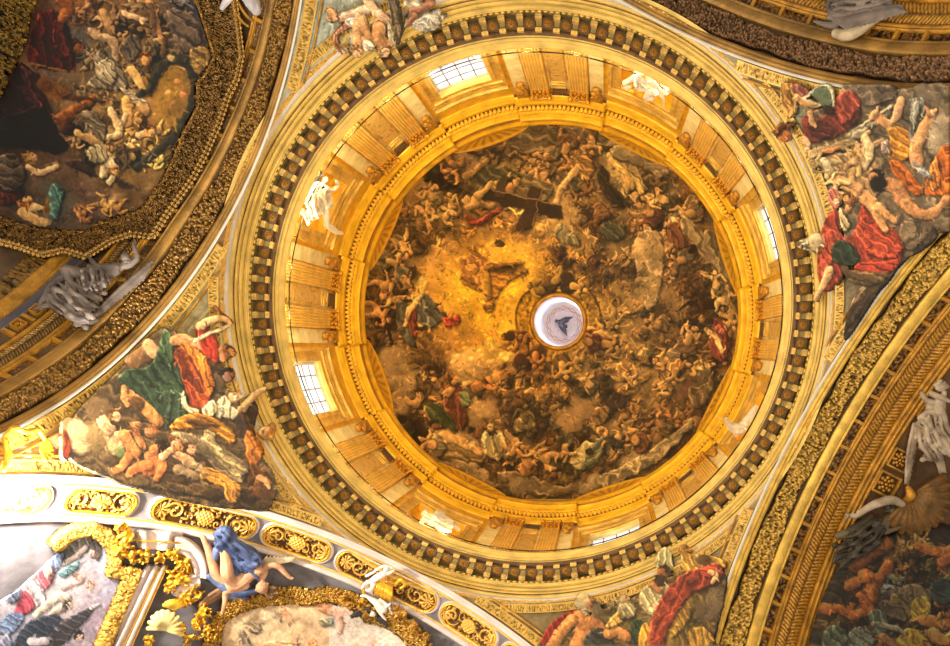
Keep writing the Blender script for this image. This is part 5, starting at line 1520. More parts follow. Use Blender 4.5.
H=leafy(700,20,1600,5,78,1.8,False);band_relief('carved_band',2,3.42,3.9,math.radians(110),PI,H,.06,-.1,t,gilt_shade_ramp((48,34,16),(140,104,44),.3,.4))
def rosette_thing(i,w,th,r,label,m,group='square coffers with rosettes'):
    o=empty('coffer_rosette',tuple(arch_pt(i,w,th,B+.1)),label,'rosette',group)
    def L(s,q,h): return arch_pt(i,w+q,th+s/B,B-h)
    b=MB();
    for (a0,a1,b0,b1) in ((-r,-r*.82,-r,r),(r*.82,r,-r,r),(-r,r,-r,-r*.82),(-r,r,r*.82,r)):
        g=np.array([[L(a0,b0,.04),L(a0,b1,.04)],[L(a1,b0,.04),L(a1,b1,.04)]]);g2=np.array([[L(a0,b0,-.12),L(a0,b1,-.12)],[L(a1,b0,-.12),L(a1,b1,-.12)]]);b.slab(g,g2)
    b.obj('frame',m,o,False)
    g=np.array([[L(-r,-r,-.1),L(-r,r,-.1)],[L(r,-r,-.1),L(r,r,-.1)]]);g2=g+np.array([0,0,.04]);b=MB();b.slab(g,g2);b.obj('ground',M['dark'],o,False)
    b=MB()
    for rad,nn,sz in ((.6,8,.2),(.36,6,.17)):
        for q in range(nn):
            a=2*PI*q/nn+rad;b.ell(L(r*rad*math.cos(a),r*rad*math.sin(a),-.04+.05*(.6-rad)),(r*sz,r*sz,r*sz*.6),None,7,5)
    b.ell(L(0,0,.0),(r*.16,)*3,None,8,6);b.obj('flower',m,o);return o
for q,nm in enumerate(('nearest the reclining angel','second from the reclining angel','third from the reclining angel','at the left picture edge')):
    rosette_thing(2,2.5,math.radians(126.3+q*4.6),.15,'small square coffer with flower on the left vault, %s'%nm,M['gold_deep'])
rosette_thing(0,3.06,math.radians(90),.34,'square gilded coffer with large flower beside the shell at the lower right',M['gold_deep'])
rosette_thing(0,3.06,math.radians(95.6),.3,'square gilded coffer partly behind the white wing at the right edge',M['gold_deep'])
rosette_thing(0,3.06,math.radians(107),.3,'square gilded coffer above the head of the seated white angel at the right edge',M['gold_deep'])
sweep_arch('outer_mouldings',0,[(2.64,-.1),(2.68,.0),(2.74,.0),(2.76,-.06),(2.78,-.1)],M['gold_deep'],arches[0])
# ---------------- chapel paintings at the lower left
f1=empty('framed_chapel_fresco',tuple(on_vault(1,60,600,0)),'arch-topped blue and white fresco with a black-robed man, bottom left corner','fresco')
p1=[(97,656),(126,577),(109,573),(112,560),(110,548),(101,538),(90,533.5),(78,534.5),(66,541),(58,551),(40,568),(18,588),(-6,604),(-6,656)]
vault_panel('painted_field',1,p1,.03,None,None,.6,.72,f1,False)
a1=[(94,656),(97,646),(126,577),(109,573),(112,560),(110,548),(101,538),(90,533),(78,534),(66,541),(58,550)]
b1=[(106,656),(108,646),(140,572),(117,567),(120,558),(118,544),(108,532),(92,525),(76,526),(60,533),(50,543)]
px_relief('gilded_frame',1,a1,b1,520,22,2600,5,.06,.16,gilt_shade_ramp((52,34,12),(232,180,84),.4,.5),f1,8)
f2=empty('framed_chapel_fresco',tuple(on_vault(1,300,630,0)),'pale pink fresco with flying angels in a curved gold frame, bottom edge of the photo','fresco')
p2=[(218,656),(219.5,646),(221,628),(230,617),(239,612),(264,605),(292,603),(309,605),(325,601),(344,605),(352,608.6),(365,620),(383,626),(396,633),(405,642),(414,656)]
vault_panel('painted_field',1,p2,.03,None,None,.6,.85,f2,False)
o2=[(200,656),(206,640),(212,622),(226,604),(246,600),(262,592),(288,588),(309,590),(325,588),(346,592),(362,598),(376,608),(392,614),(410,622),(424,634),(436,656)]
px_relief('gilded_frame',1,p2,o2,620,40,3600,7,.06,.24,gilt_shade_ramp((36,22,8),(224,172,76),.4,.5),f2,9)
px_relief('inner_fillet',1,p2,[(x,y-1.6) for x,y in p2],260,4,0,1,.16,0,None,f2,m=M['gold_leaf'])
# dark figures mass, lower right
brg=empty('painted_figure_group',tuple(on_vault(0,890,600,.3)),'dark group of brown nude figures and yellow drapery, bottom right corner','painted relief')
mask_mesh('painted_figures','br',lambda x,y,h:on_vault(0,x,y,h),.6,.12,.35,brg,gain=.85,thick=.15)
# ================================================================ sculpted figures
class Body:
    "one continuous body grown from overlapping rounded limbs, fused by a voxel remesh"
    def __init__(s,surf,sc): s.surf=surf;s.sc=sc;s.mb=MB();s.n=0
    def P(s,x,y,h): return s.surf(np.array([float(x)]),np.array([float(y)]),np.array([float(h)]))[0]
    def limb(s,pts,flat=1.):
        "pts (x,y,h metres,r px)"
        P=[tuple(map(float,p)) for p in pts]
        if len(P)==1: s.mb.ell(s.P(*P[0][:3]),(P[0][3]*s.sc,)*3,None,12,9);return
        Q=[];n=len(P)
        for i in range(n-1):
            p0,p1,p2,p3=P[max(i-1,0)],P[i],P[i+1],P[min(i+2,n-1)]
            for t in np.arange(0,1,.2): Q.append(tuple(.5*(2*b+(c-a)*t+(2*a-5*b+4*c-d)*t*t+(3*b-a-3*c+d)*t**3) for a,b,c,d in zip(p0,p1,p2,p3)))
        Q.append(P[-1]);pts=[s.P(*q[:3]) for q in Q];r=[max(q[3],.25)*s.sc for q in Q]
        s.mb.tube(pts,r,9);s.mb.ell(pts[0],(r[0],)*3,None,9,7);s.mb.ell(pts[-1],(r[-1],)*3,None,9,7)
    def hand(s,x,y,h,ang,r=1.,curl=.5):
        "palm, four unequal fingers and a thumb leaving the side of the palm"
        c,sn=math.cos(math.radians(ang)),math.sin(math.radians(ang));px,py=-sn,c
        s.limb([(x,y,h,r*.95),(x+c*r*1.3,y+sn*r*1.3,h,r*.9)])
        for k,(o,L) in enumerate(((-.8,2.0),(-.27,2.5),(.27,2.3),(.8,1.7))):
            b=(x+c*r*1.6+px*o*r,y+sn*r*1.6+py*o*r);m=(b[0]+c*L*r*.5+px*o*r*.2,b[1]+sn*L*r*.5+py*o*r*.2);e=(b[0]+c*L*r*.85,b[1]+sn*L*r*.85)
            s.limb([(*b,h,r*.34),(*m,h+.02,r*.3),(*e,h-.05*curl,r*.24)])
        s.limb([(x+px*r*.8+c*r*.3,y+py*r*.8+sn*r*.3,h,r*.36),(x+px*r*1.7+c*r*1.1,y+py*r*1.7+sn*r*1.1,h+.02,r*.32),(x+px*r*1.6+c*r*2.0,y+py*r*1.6+sn*r*2.0,h,r*.25)])
    def head(s,x,y,h,r,ang,up=0.):
        c,sn=math.cos(math.radians(ang)),math.sin(math.radians(ang));px,py=-sn,c
        s.limb([(x,y,h,r*.92),(x+c*r*.35,y+sn*r*.35,h+.01,r*.72)])
        s.limb([(x+c*r*.75,y+sn*r*.75,h+.02,r*.16),(x+c*r*1.15,y+sn*r*1.15,h+.02,r*.2)])          # nose
        for g in (-1,1):
            s.limb([(x+c*r*.72+px*g*r*.34,y+sn*r*.72+py*g*r*.34,h+.03,r*.2)])                     # brow and eye
            s.limb([(x+px*g*r*.92,y+py*g*r*.92,h,r*.22)])                                         # ear
        s.limb([(x+c*r*.9,y+sn*r*.9,h-.08*r*.3,r*.22)])                                           # mouth and chin
    def done(s,name,m,parent=None,vox=.024,sm=1):
        o=s.mb.obj(name,m,parent);q=o.modifiers.new('fuse','REMESH');q.mode='VOXEL';q.voxel_size=vox;q.use_smooth_shade=True
        q=o.modifiers.new('soften','SMOOTH');q.iterations=sm;q.factor=.5;return o
def hair(surf,sc,x,y,h,r,m,parent,seed=0,back=(0,0)):
    b=Body(surf,sc);q=np.random.RandomState(seed)
    for k in range(22):
        a=q.uniform(0,2*PI);d=q.uniform(.3,.9)*r;X,Y=x+back[0]+d*math.cos(a),y+back[1]+d*math.sin(a)
        b.limb([(X,Y,h+q.uniform(-.05,.06),r*.3),(X+q.normal()*r*.3,Y+q.normal()*r*.3,h+q.uniform(-.05,.06),r*.22)])
    return b.done('hair',m,parent,.025,1)
def folds(surf,sc,chains,m,parent,name='drapery',vox=.024):
    b=Body(surf,sc)
    for c in chains:b.limb(c)
    return b.done(name,m,parent,vox,1)
def feather_wing(surf,sc,root,tip,wid,h,m,parent,n=12,side=1):
    "wing: arm plus layered feathers"
    b=Body(surf,sc);dx,dy=tip[0]-root[0],tip[1]-root[1];L=math.hypot(dx,dy);px,py=-dy/L*side,dx/L*side
    b.limb([(*root,h,wid*.22),(root[0]+dx*.5-px*wid*.2,root[1]+dy*.5-py*wid*.2,h+.05,wid*.2),(*tip,h,wid*.1)])
    for row,(f0,ln) in enumerate(((1.,1.),(.62,.6))):
        for k in range(n):
            t=k/(n-1.);sx,sy=root[0]+dx*t*.85,root[1]+dy*t*.85;ex=sx+dx*.22*ln+px*wid*f0*(1-.55*t);ey=sy+dy*.22*ln+py*wid*f0*(1-.55*t)
            b.limb([(sx,sy,h-.02+.05*row,wid*.09),((sx+ex)/2,(sy+ey)/2,h+.04*row,wid*.1),(ex,ey,h-.04+.05*row,wid*.05)])
    return b.done('wing',m,parent,.025,1)
SC=24.5/F
def drape(surf,sc,poly,ang,h,m,parent,n=9,r=1.5,amp=2.,seed=0,name='folded_drapery',crown=.25):
    "cloth mass with wavy raised folds inside a pixel outline"
    q=np.random.RandomState(seed);P=spline(poly,5);c,sn=math.cos(math.radians(ang)),math.sin(math.radians(ang));ctr=P.mean(0);b=Body(surf,sc)
    U=(P-ctr)@np.array([c,sn]);W_=(P-ctr)@np.array([-sn,c]);hw=max(W_.max(),-W_.min())
    for k in range(n):
        w=W_.min()+(k+.5)/n*(W_.max()-W_.min());us=np.linspace(U.min(),U.max(),26);ph=q.uniform(0,6)
        pts=[]
        for u in us:
            ww=w+amp*math.sin(u/9.+ph*.3)+.5*amp*math.sin(u/4.+ph);x,y=ctr[0]+u*c-ww*sn,ctr[1]+u*sn+ww*c
            if inpoly(P,np.array([[x]]),np.array([[y]]))[0,0]: pts.append((x,y,h+crown*(1-(ww/hw)**2)+q.uniform(0,.08)+.1*(k%2),r*q.uniform(.8,1.3)*(1.35 if k%2 else 1.)))
        if len(pts)>2:
            pts[0]=pts[0][:3]+(r*.6,);pts[-1]=pts[-1][:3]+(r*.6,);b.limb(pts[::2] if len(pts)>5 else pts)
    for k in range(n*3):
        x,y=q.uniform(P[:,0].min(),P[:,0].max()),q.uniform(P[:,1].min(),P[:,1].max())
        if inpoly(P,np.array([[x]]),np.array([[y]]))[0,0]: b.limb([(x,y,h-.05,r*1.9),(x+q.normal()*2,y+q.normal()*2,h-.05,r*1.8)])
    return b.done(name,m,parent,.028,1)
def fig(name,i,x,y,h,label,cat,surf=None): 
    p=(surf or (lambda a,b,c:on_vault(i,a,b,c)))(np.array([float(x)]),np.array([float(y)]),np.array([float(h)]))[0]
    return empty(name,tuple(p),label,cat)
def V(i): return lambda x,y,h: on_vault(i,x,y,h)
gs=M['greystucco']
# reclining angel on the left vault
r=fig('stucco_angel',2,95,290,.1,'grey stucco angel reclining below the framed fresco, one arm raised','statue');s=V(2)
b=Body(s,SC)
b.limb([(124,264,.42,2.6),(122,267,.4,3.),(117,268,.4,6.),(110,272,.42,6.4),(103,277,.42,6.),(95,281,.42,7.)])
b.limb([(126,266,.42,3.6),(131,264,.44,3.2),(137,258,.5,2.7),(135,249,.55,2.3),(133.5,243,.55,1.7)]);b.hand(133.5,242,.55,-70,1.1)
b.limb([(116,267,.5,3.6),(108,267,.55,3.2),(97,266,.55,2.8),(92,261,.58,2.3),(90,258,.58,1.6)]);b.hand(89.5,257.5,.58,215,1.1)
b.limb([(95,280,.45,6.2),(80,274,.6,5.4),(65,269,.7,4.6),(68,276,.66,4.),(74,292,.6,3.),(76,298,.55,2.2)]);b.limb([(76,298,.55,2.2),(80,301,.5,1.6),(83,302,.5,1.2)])
b.limb([(94,284,.35,6.),(78,290,.4,5.),(64,297,.42,4.4),(52,304,.4,3.2),(42,307,.36,2.4),(37,308,.34,1.8)]);b.limb([(37,308,.34,1.8),(33,310,.3,1.3)])
b.limb([(92,282,.3,8),(80,286,.25,9),(66,292,.2,8),(58,300,.15,6)]);b.head(125.5,257,.5,4.8,250);b.done('body',gs,r)
hair(s,SC,126,258.5,.46,4.6,gs,r,1,(1,2))
folds(s,SC,[[(86,272,.62,3),(96,276,.6,3.4),(108,282,.5,2.6)],[(100,268,.55,2.4),(104,276,.58,3),(102,286,.5,2.4)],[(66,276,.5,3.4),(56,282,.5,3),(48,292,.5,3.4),(50,302,.45,3)],[(50,290,.4,2.6),(60,300,.45,3),(70,308,.5,3.2),(80,318,.4,3)],[(58,296,.5,2.6),(66,314,.45,3),(84,322,.4,3),(97,320,.35,2.4)],[(72,300,.6,3),(82,306,.55,3.2),(88,312,.45,3),(80,322,.4,2.6)],[(90,288,.5,3),(80,296,.55,3),(70,300,.5,3)],[(56,284,.4,3),(44,298,.4,2.6),(40,306,.35,2.2)],[(60,310,.3,5),(80,314,.25,6),(92,318,.25,4)],[(74,284,.65,2.4),(86,290,.6,2.8),(100,290,.5,2.4)]],gs,r)
feather_wing(s,SC,(152,262),(86,322),9,.3,gs,r,15,-1)
drape(s,SC,[(46,290),(58,280),(72,284),(92,286),(104,292),(100,306),(96,320),(80,322),(62,314),(50,306)],35,.38,gs,r,9,1.7,2.,1)
drape(s,SC,[(80,268),(98,268),(110,276),(106,288),(90,292),(78,284)],70,.6,gs,r,7,1.3,1.,2)
# flying angel, top right
r=fig('stucco_angel',3,860,10,.1,'grey stucco angel with big feathered wing at the top right edge, arm stretched left','statue');s=V(3)
b=Body(s,SC);b.limb([(850,-14,.5,8),(852,-4,.5,8),(846,4,.45,6)]);b.limb([(840,14,.4,5),(836,24,.4,4),(828,25,.42,3),(820,23,.42,2.2),(817,22,.42,1.6)]);b.hand(816.5,22,.42,190,1.1)
b.limb([(842,-2,.5,3.4),(838,-8,.5,3)]);b.head(834,-12,.5,6,200);b.limb([(866,-6,.5,6),(884,-14,.45,5)]);b.done('body',gs,r)
folds(s,SC,[[(832,-2,.5,3),(828,6,.5,2.6),(832,13,.5,2.6),(840,10,.5,2.4),(838,3,.5,2)],[(858,-4,.6,3.4),(870,-2,.6,3),(884,-6,.5,3)],[(848,8,.6,3),(860,4,.6,3),(876,4,.5,2.6),(890,0,.4,2)]],gs,r)
feather_wing(s,SC,(830,17),(902,6),16,.45,gs,r,15,1);
b=Body(s,SC);b.limb([(836,33,.3,4.5),(848,35,.32,5.5),(862,29,.3,4.5),(876,20,.3,3),(890,12,.3,2)]);b.done('wing',mat('pale_feather_stucco',(186,168,138),.6),r)
drape(s,SC,[(832,-6),(850,-6),(878,-8),(896,-4),(884,4),(856,12),(836,14),(828,6)],-10,.55,gs,r,7,1.4,1.4,3)
# seated angel at the right edge
ws=mat('pale_stucco_figure',(180,162,140),.6,0,.1,2,.2,14,col2=(112,94,76))
r=fig('stucco_angel',0,925,430,.1,'pale stucco angel seated at the right edge, long white wing hanging down','statue');s=V(0)
b=Body(s,SC);b.limb([(944,392,.5,2.6),(943,397,.5,3.4),(940,404,.5,6),(938,418,.5,6.4),(936,432,.5,7.5)])
b.limb([(938,402,.55,3.6),(943,414,.65,3.4),(947,428,.7,2.8),(951,434,.7,2.2)]);b.limb([(936,396,.55,3),(930,393,.58,2.8),(940,397,.62,2.6),(949,401,.62,2.)]);b.hand(949,401,.62,20,1.)
b.limb([(935,434,.5,7),(944,444,.7,6.4),(952,452,.7,6)]);b.limb([(934,440,.45,6),(938,456,.4,5),(942,470,.35,4),(944,484,.3,3)])
b.head(944,386,.55,4.6,10);b.done('body',ws,r)
hair(s,SC,941,386,.5,5.2,ws,r,2,(-2,0))
folds(s,SC,[[(922,393,.5,2.2),(926,400,.52,3),(934,402,.5,3),(941,404,.5,3)],[(920,418,.5,3),(930,412,.55,3.4),(940,418,.6,3),(944,430,.6,3)],[(918,424,.45,3),(926,420,.6,3.4),(932,430,.62,3.6),(930,444,.55,3.4),(922,448,.45,3)],[(922,428,.5,3),(930,438,.65,3.2),(942,440,.68,3),(950,436,.6,2.6)],[(920,440,.4,3),(928,452,.5,3.2),(936,460,.5,2.8)],[(926,456,.4,3.4),(938,452,.55,3),(948,446,.55,3)],[(930,404,.4,4),(930,418,.4,6),(926,434,.35,6)]],ws,r)
feather_wing(s,SC,(914,424),(905,484),9,.35,ws,r,13,-1)
drape(s,SC,[(918,420),(932,412),(946,420),(952,436),(950,452),(938,462),(926,460),(918,446),(914,432)],60,.52,ws,r,9,1.5,2.2,4)
# dark draped angel at the lower right
ds=mat('dark_green_bronze_drapery',(56,48,36),.55,.1,.2,3,.3,12);sk=mat('greyish_stucco_skin',(92,78,56),.6,0,.1,3,.2,12)
r=fig('stucco_angel',0,865,545,.1,'dark draped stucco angel with arched pale wing, beside the big shell','statue')
b=Body(s,SC);b.limb([(890,516,.6,2.6),(884,522,.6,5),(874,530,.6,6.5),(864,538,.55,6.5),(854,544,.5,6)])
b.limb([(888,522,.62,3.2),(884,532,.66,2.8),(892,530,.7,2.4),(900,527,.7,1.9)]);b.hand(900,527,.7,-10,1.)
b.limb([(856,544,.5,5.4),(852,548,.52,4.6),(847,556,.5,3.4),(841,568,.46,2.6),(838,578,.42,2.)]);b.limb([(838,578,.42,2.),(840,588,.4,1.8),(842,592,.38,1.2)])
b.head(893,511,.62,5,20);b.done('body',sk,r)
hair(s,SC,891,509,.6,5.6,ds,r,3,(-1,-1))
folds(s,SC,[[(880,520,.7,3.4),(868,526,.7,3.6),(856,532,.65,3.4),(848,542,.55,3)],[(884,530,.7,3),(872,540,.7,3.4),(860,546,.62,3),(850,544,.6,3)],[(876,522,.7,2.6),(876,536,.75,3),(872,550,.6,3)],[(846,544,.5,4),(838,552,.45,3),(834,562,.4,2.4)],[(862,534,.7,2.6),(868,546,.7,2.6),(866,556,.6,2.4)],[(850,530,.55,4),(862,524,.6,4),(872,516,.6,3)]],ds,r)
b=Body(s,SC);b.limb([(838,536,.5,4),(846,534,.55,5.5),(852,537,.55,4.5)]);b.done('cushion',sk,r)
b=Body(s,SC);b.limb([(846,515,.6,1.8),(856,516,.7,2.8),(866,509,.8,3.6),(878,503,.85,4.4),(892,500,.85,4.6),(902,504,.8,3.6)])
for k in range(11):
    t=k/10.;x,y=848+52*t,517-15*math.sin(t*PI*.6);b.limb([(x,y-1,.72,1.2),(x-3,y+4-2*t,.66,.9)])
b.done('wing',ws,r)
drape(s,SC,[(836,560),(836,546),(848,534),(862,522),(878,516),(886,526),(882,540),(872,552),(858,556),(848,560),(840,574)],-35,.56,ds,r,9,1.6,2.,5)
# great gilded shell at the right
r=fig('gilded_shell',0,935,510,.2,'large dark gold scallop shell beside the dark angel, right edge','shell');b=Body(s,SC)
for k in range(13):
    a=math.radians(-30+k*13.5);b.limb([(911,495,.5,1.6),(911+20*math.cos(a),495+20*math.sin(a),.75,2.6),(911+38*math.cos(a),495+38*math.sin(a),.55,3.8)])
b.done('fluted_bowl',M['gold_shade'],r,.035);b=Body(s,SC);b.limb([(908,488,.6,3),(911,495,.7,5),(906,500,.6,3)]);b.done('hinge',M['gold_deep'],r)
# gold framed dark cartouche arcs below the shell
r=fig('gilded_cartouche',0,900,570,.1,'dark carved cartouche with gold curved rim behind the brown figures','ornament');b=Body(s,SC)
b.limb([(903,536,.3,2),(898,548,.3,2),(896,560,.3,2),(902,566,.3,2)]);b.limb([(888,580,.3,2),(888,592,.3,2.2),(894,606,.3,2.2),(904,616,.3,2)]);b.limb([(884,584,.2,1.6),(884,596,.2,1.6),(890,610,.2,1.6)]);b.done('curved_rim',M['gold_shade'],r)
# small white figure cropped at the top left edge
r=fig('stucco_figure',2,240,0,.1,'small white stucco figure cut by the top edge, left of the ring','statue');s=V(2);b=Body(s,SC)
b.limb([(232,-6,.4,4),(226,2,.4,3.4),(222,8,.4,2.4)]);b.limb([(246,-8,.4,6),(252,2,.4,7),(256,10,.35,5)]);b.limb([(240,-14,.4,7),(246,-6,.4,7)]);b.head(236,-18,.4,5,200);b.done('body',mat('white_stucco_putto',(190,184,190),.6),r)
r=fig('curved_moulding',2,236,12,.1,'curved grey gold moulding beneath the small white figure, top left','moulding');b=Body(s,SC)
b.limb([(230,-4,.3,1.6),(234,8,.3,1.6),(241,20,.3,1.6),(248,26,.3,1.6)]);b.limb([(236,-4,.2,1.6),(240,6,.2,1.6),(247,16,.2,1.6),(252,20,.2,1.6)]);b.done('rim',M['gold_deep'],r)
# ---------------------------------------------------------------- drum sculpture
def dsurf(x,y,h):
    h=float(np.median(h));return on_rev(x,y,[(8.6-h,27.6),(8.6-h,33.5)])
SD=30./F
st=M['statue']
r=fig('stucco_group',0,322,203,.1,'white stucco group gesturing in the niche on the upper left of the drum','statue',dsurf);b=Body(dsurf,SD)
b.limb([(323,182,.35,2),(322,188,.4,4),(320,197,.45,5.5),(318,206,.45,6.5),(314,214,.4,6)]);b.limb([(326,188,.5,2.6),(332,190,.55,2.2),(338,186,.6,2),(336,181,.6,1.6)]);b.hand(336,181,.6,230,.8)
b.limb([(320,190,.5,2.6),(314,194,.5,2.2),(311,200,.5,1.8)]);b.limb([(322,206,.5,4.6),(326,216,.6,3.4),(328,226,.65,2.6),(336,232,.7,2.6),(342,233,.7,2)]);b.limb([(318,208,.5,4),(310,216,.5,3),(308,224,.5,2.2)])
b.head(325,180,.4,3.4,-60);b.done('body',st,r,.035)
folds(dsurf,SD,[[(330,196,.5,3),(328,206,.55,3),(322,212,.5,3)],[(312,200,.5,3),(312,208,.5,3.4),(306,216,.45,3)],[(318,184,.4,3),(312,190,.4,3),(306,200,.4,2.6)],[(326,224,.6,3.4),(334,230,.65,3.4)]],st,r,'drapery',.035)
b=Body(dsurf,SD);b.limb([(320,174,.3,3),(316,181,.3,2.4),(312,188,.3,2)]);b.limb([(324,187,.6,1.2),(317,191,.6,1.2)]);b.done('dark_wing',M['iron'],r,.035)
r=fig('stucco_group',0,648,85,.1,'white stucco angels over golden cloth in the upper right drum niche','statue',dsurf);b=Body(dsurf,SD)
b.limb([(638,74,.35,4.4),(644,80,.42,5),(650,86,.45,5),(656,92,.42,4)]);b.limb([(636,76,.4,3),(630,80,.45,2.6),(625,83,.5,3)]);b.limb([(630,86,.5,2.8),(626,88,.5,2)]);b.hand(625,87,.5,150,.8)
b.limb([(650,92,.5,4),(646,98,.55,3),(652,98,.55,3)]);b.limb([(658,92,.5,2.6),(663,98,.55,1.6),(664,106,.55,1.1)]);b.limb([(660,88,.4,4),(666,92,.4,3.4)]);b.head(645,74,.5,3.4,120);b.head(666,88,.5,3,120);b.done('body',st,r,.035)
folds(dsurf,SD,[[(634,90,.3,5),(640,94,.3,4.5)],[(632,86,.4,3),(638,84,.45,3)]],M['gold_leaf'],r,'golden_cloth',.035)
r=fig('stucco_group',0,745,425,.1,'white stucco figure blowing a trumpet in the lower right drum niche','statue',dsurf);b=Body(dsurf,SD)
b.limb([(756,408,.3,3.4),(753,414,.35,4.6),(748,421,.42,5.4),(743,428,.42,5.4),(737,433,.4,4.2)]);b.limb([(746,424,.5,3.2),(737,427,.6,3.),(730,425,.65,3.),(726,420,.7,2.4)]);b.limb([(738,431,.5,3),(730,429,.55,2.6)]);b.head(727,419,.7,2.6,200);b.done('body',st,r,.035)
b=Body(dsurf,SD);b.limb([(716,416,.75,.7),(726,420,.72,.6),(738,425,.7,.6),(746,429,.65,1.)]);b.done('trumpet',st,r,.025)
r=fig('stucco_group',0,438,522,.1,'white stucco figures reclining in the niche on the lower left of the drum','statue',dsurf);b=Body(dsurf,SD)
b.limb([(424,514,.35,3.4),(430,518,.42,4.4),(438,520,.45,4.8),(447,521,.42,3.6)]);b.limb([(442,514,.5,3.4),(437,513,.5,3)]);b.limb([(446,520,.5,2.6),(452,521,.55,1.8)]);b.limb([(422,523,.3,2.6),(434,527,.32,3),(446,533,.3,3)]);b.limb([(454,524,.4,2.4),(458,530,.4,2.4)]);b.head(426,512,.5,3,200);b.head(458,529,.45,2.6,30);b.done('body',st,r,.035)
folds(dsurf,SD,[[(430,516,.5,2.4),(440,516,.55,2.6),(450,520,.5,2)],[(426,522,.4,2.4),(438,526,.4,2.4),(450,531,.4,2)]],st,r,'drapery',.035)
for (poly,an,sd_,nm) in (([(308,196),(320,188),(332,194),(332,208),(322,218),(308,222),(302,210)],70,7,'stucco_group'),([(636,74),(650,78),(660,88),(656,96),(644,92),(634,84)],30,8,'stucco_group.001'),([(424,514),(440,516),(454,524),(450,532),(430,526),(420,522)],25,9,'stucco_group.003')):
    drape(dsurf,SD,poly,an,.5,st,bpy.data.objects[nm],6,1.3,1.4,sd_,crown=.08)
# ================================================================ lower left chapel ornament
s=V(1);pw=M['pinkwhite']
skin=mat('painted_stucco_skin',(206,158,122),.6,0,.1,3,.15,12,col2=(170,120,88));blue=mat('painted_blue_robe',(84,100,142),.65,0,.2,2,.3,10,col2=(40,50,84));brown=mat('brown_curly_hair',(110,78,44),.7)
r=fig('painted_figure',1,250,570,.1,'blue-draped painted stucco figure tumbling head down under the white arch','statue');b=Body(s,SC)
b.limb([(262,579,.55,3),(264,573,.55,4),(260,570,.55,7),(250,573,.55,7.5),(241,580,.55,8),(233,584,.5,9)])
b.limb([(264,568,.6,3.6),(272,565,.62,3.2),(279,567,.62,3),(284,572,.65,2.6),(289,577,.65,2.)]);b.hand(289.5,577,.65,25,1.3)
b.limb([(246,586,.6,3.6),(236,590,.6,3.4),(226,592,.62,3),(225,602,.62,2.5),(223,610,.6,1.9)]);b.hand(223,611,.6,110,1.3)
b.limb([(234,582,.6,6.5),(229,577,.7,6),(227,571,.75,6.4),(226,560,.72,5.4),(224,550,.7,4.2),(222,543,.68,3.)]);b.limb([(222,543,.68,2.4),(221,538,.68,1.8)])
b.limb([(230,584,.45,6),(217,576,.5,5),(213,565,.5,4.6),(208,548,.46,3.6),(203,537,.44,2.6)]);b.limb([(203,537,.44,2),(199,535,.42,1.5)])
b.head(262,587,.6,7,60);b.done('body',skin,r)
hair(s,SC,267,590,.54,7,brown,r,5,(2,2))
folds(s,SC,[[(218,534,.5,4.5),(225,531,.6,6),(232,537,.6,5.5)],[(220,540,.6,4.5),(228,546,.5,5),(238,548,.55,6),(250,552,.5,6),(258,558,.45,4)],[(214,560,.45,4.5),(216,552,.5,4.5),(222,544,.5,4)],[(236,552,.6,5),(242,562,.6,5.5),(246,570,.6,5)],[(244,550,.55,5),(252,558,.6,5),(258,564,.55,3.5)],[(210,576,.45,3.6),(218,582,.5,4.4),(230,590,.55,5),(246,592,.55,4.5),(258,590,.5,3)],[(236,560,.5,5),(236,572,.5,5),(244,582,.55,4.6)],[(228,540,.65,2.6),(238,542,.66,3),(248,548,.6,2.6)],[(222,586,.6,2.4),(234,594,.62,2.6),(246,598,.55,2.4)]]+[[(216+q*5,536+q*2,.72,.9),(220+q*5.5,546+q*1.5,.78,1.1),(228+q*5,560+q,.7,.8)] for q in range(8)]+[[(238+q*3,560+q*3,.76,1.),(250+q*2,566+q*3,.74,.9)] for q in range(6)],blue,r)
drape(s,SC,[(214,536),(224,530),(234,534),(238,546),(254,552),(262,562),(256,570),(242,570),(236,560),(230,548),(218,548)],40,.55,blue,r,8,1.6,1.6,6,crown=.12);feather_wing(s,SC,(222,588),(198,606),9,.35,mat('brown_feathers',(150,110,74),.6),r,9,-1);feather_wing(s,SC,(262,562),(296,560),8,.3,mat('cream_feathers',(206,184,152),.6),r,9,-1)
# putti cartouche
r=fig('putti_cartouche',1,385,585,.1,'gilded fluted shield held by two white putti on the white arch','cartouche');wp=mat('white_stucco_putti',(232,222,214),.55,0,.08,3,.2,14)
b=Body(s,SC)
for k in range(6): b.limb([(379+k*2.6,581+k*1.4,.45,1.4),(377+k*2.9,588+k*1.5,.55,1.7),(375+k*3.2,595+k*1.2,.4,1.2)])
b.limb([(373,586,.3,2),(380,596,.3,2.2),(392,600,.3,2)]);b.done('fluted_shield',M['gold_leaf'],r)
b=Body(s,SC);b.limb([(396,584,.4,2),(401,580,.45,2.6),(405,585,.45,2),(401,588,.45,1.6)]);b.done('scroll',M['gold_leaf'],r);b=Body(s,SC);b.limb([(362,586,.35,2.2),(364,594,.35,2),(362,602,.35,2)]);b.done('scroll',M['gold_leaf'],r)
b=Body(s,SC);b.limb([(372,581,.5,3.4),(378,577,.55,4),(384,574,.55,3.4)]);b.limb([(372,581,.5,2.8),(366,583,.5,2.2),(362,588,.5,1.6)]);b.limb([(374,584,.5,2.6),(370,590,.5,2.),(366,590,.5,1.5)]);b.limb([(384,575,.55,1.8),(390,573,.55,1.5),(394,570,.55,1.1)]);b.head(386,569.5,.55,3,-60);b.done('putto',wp,r,.025)
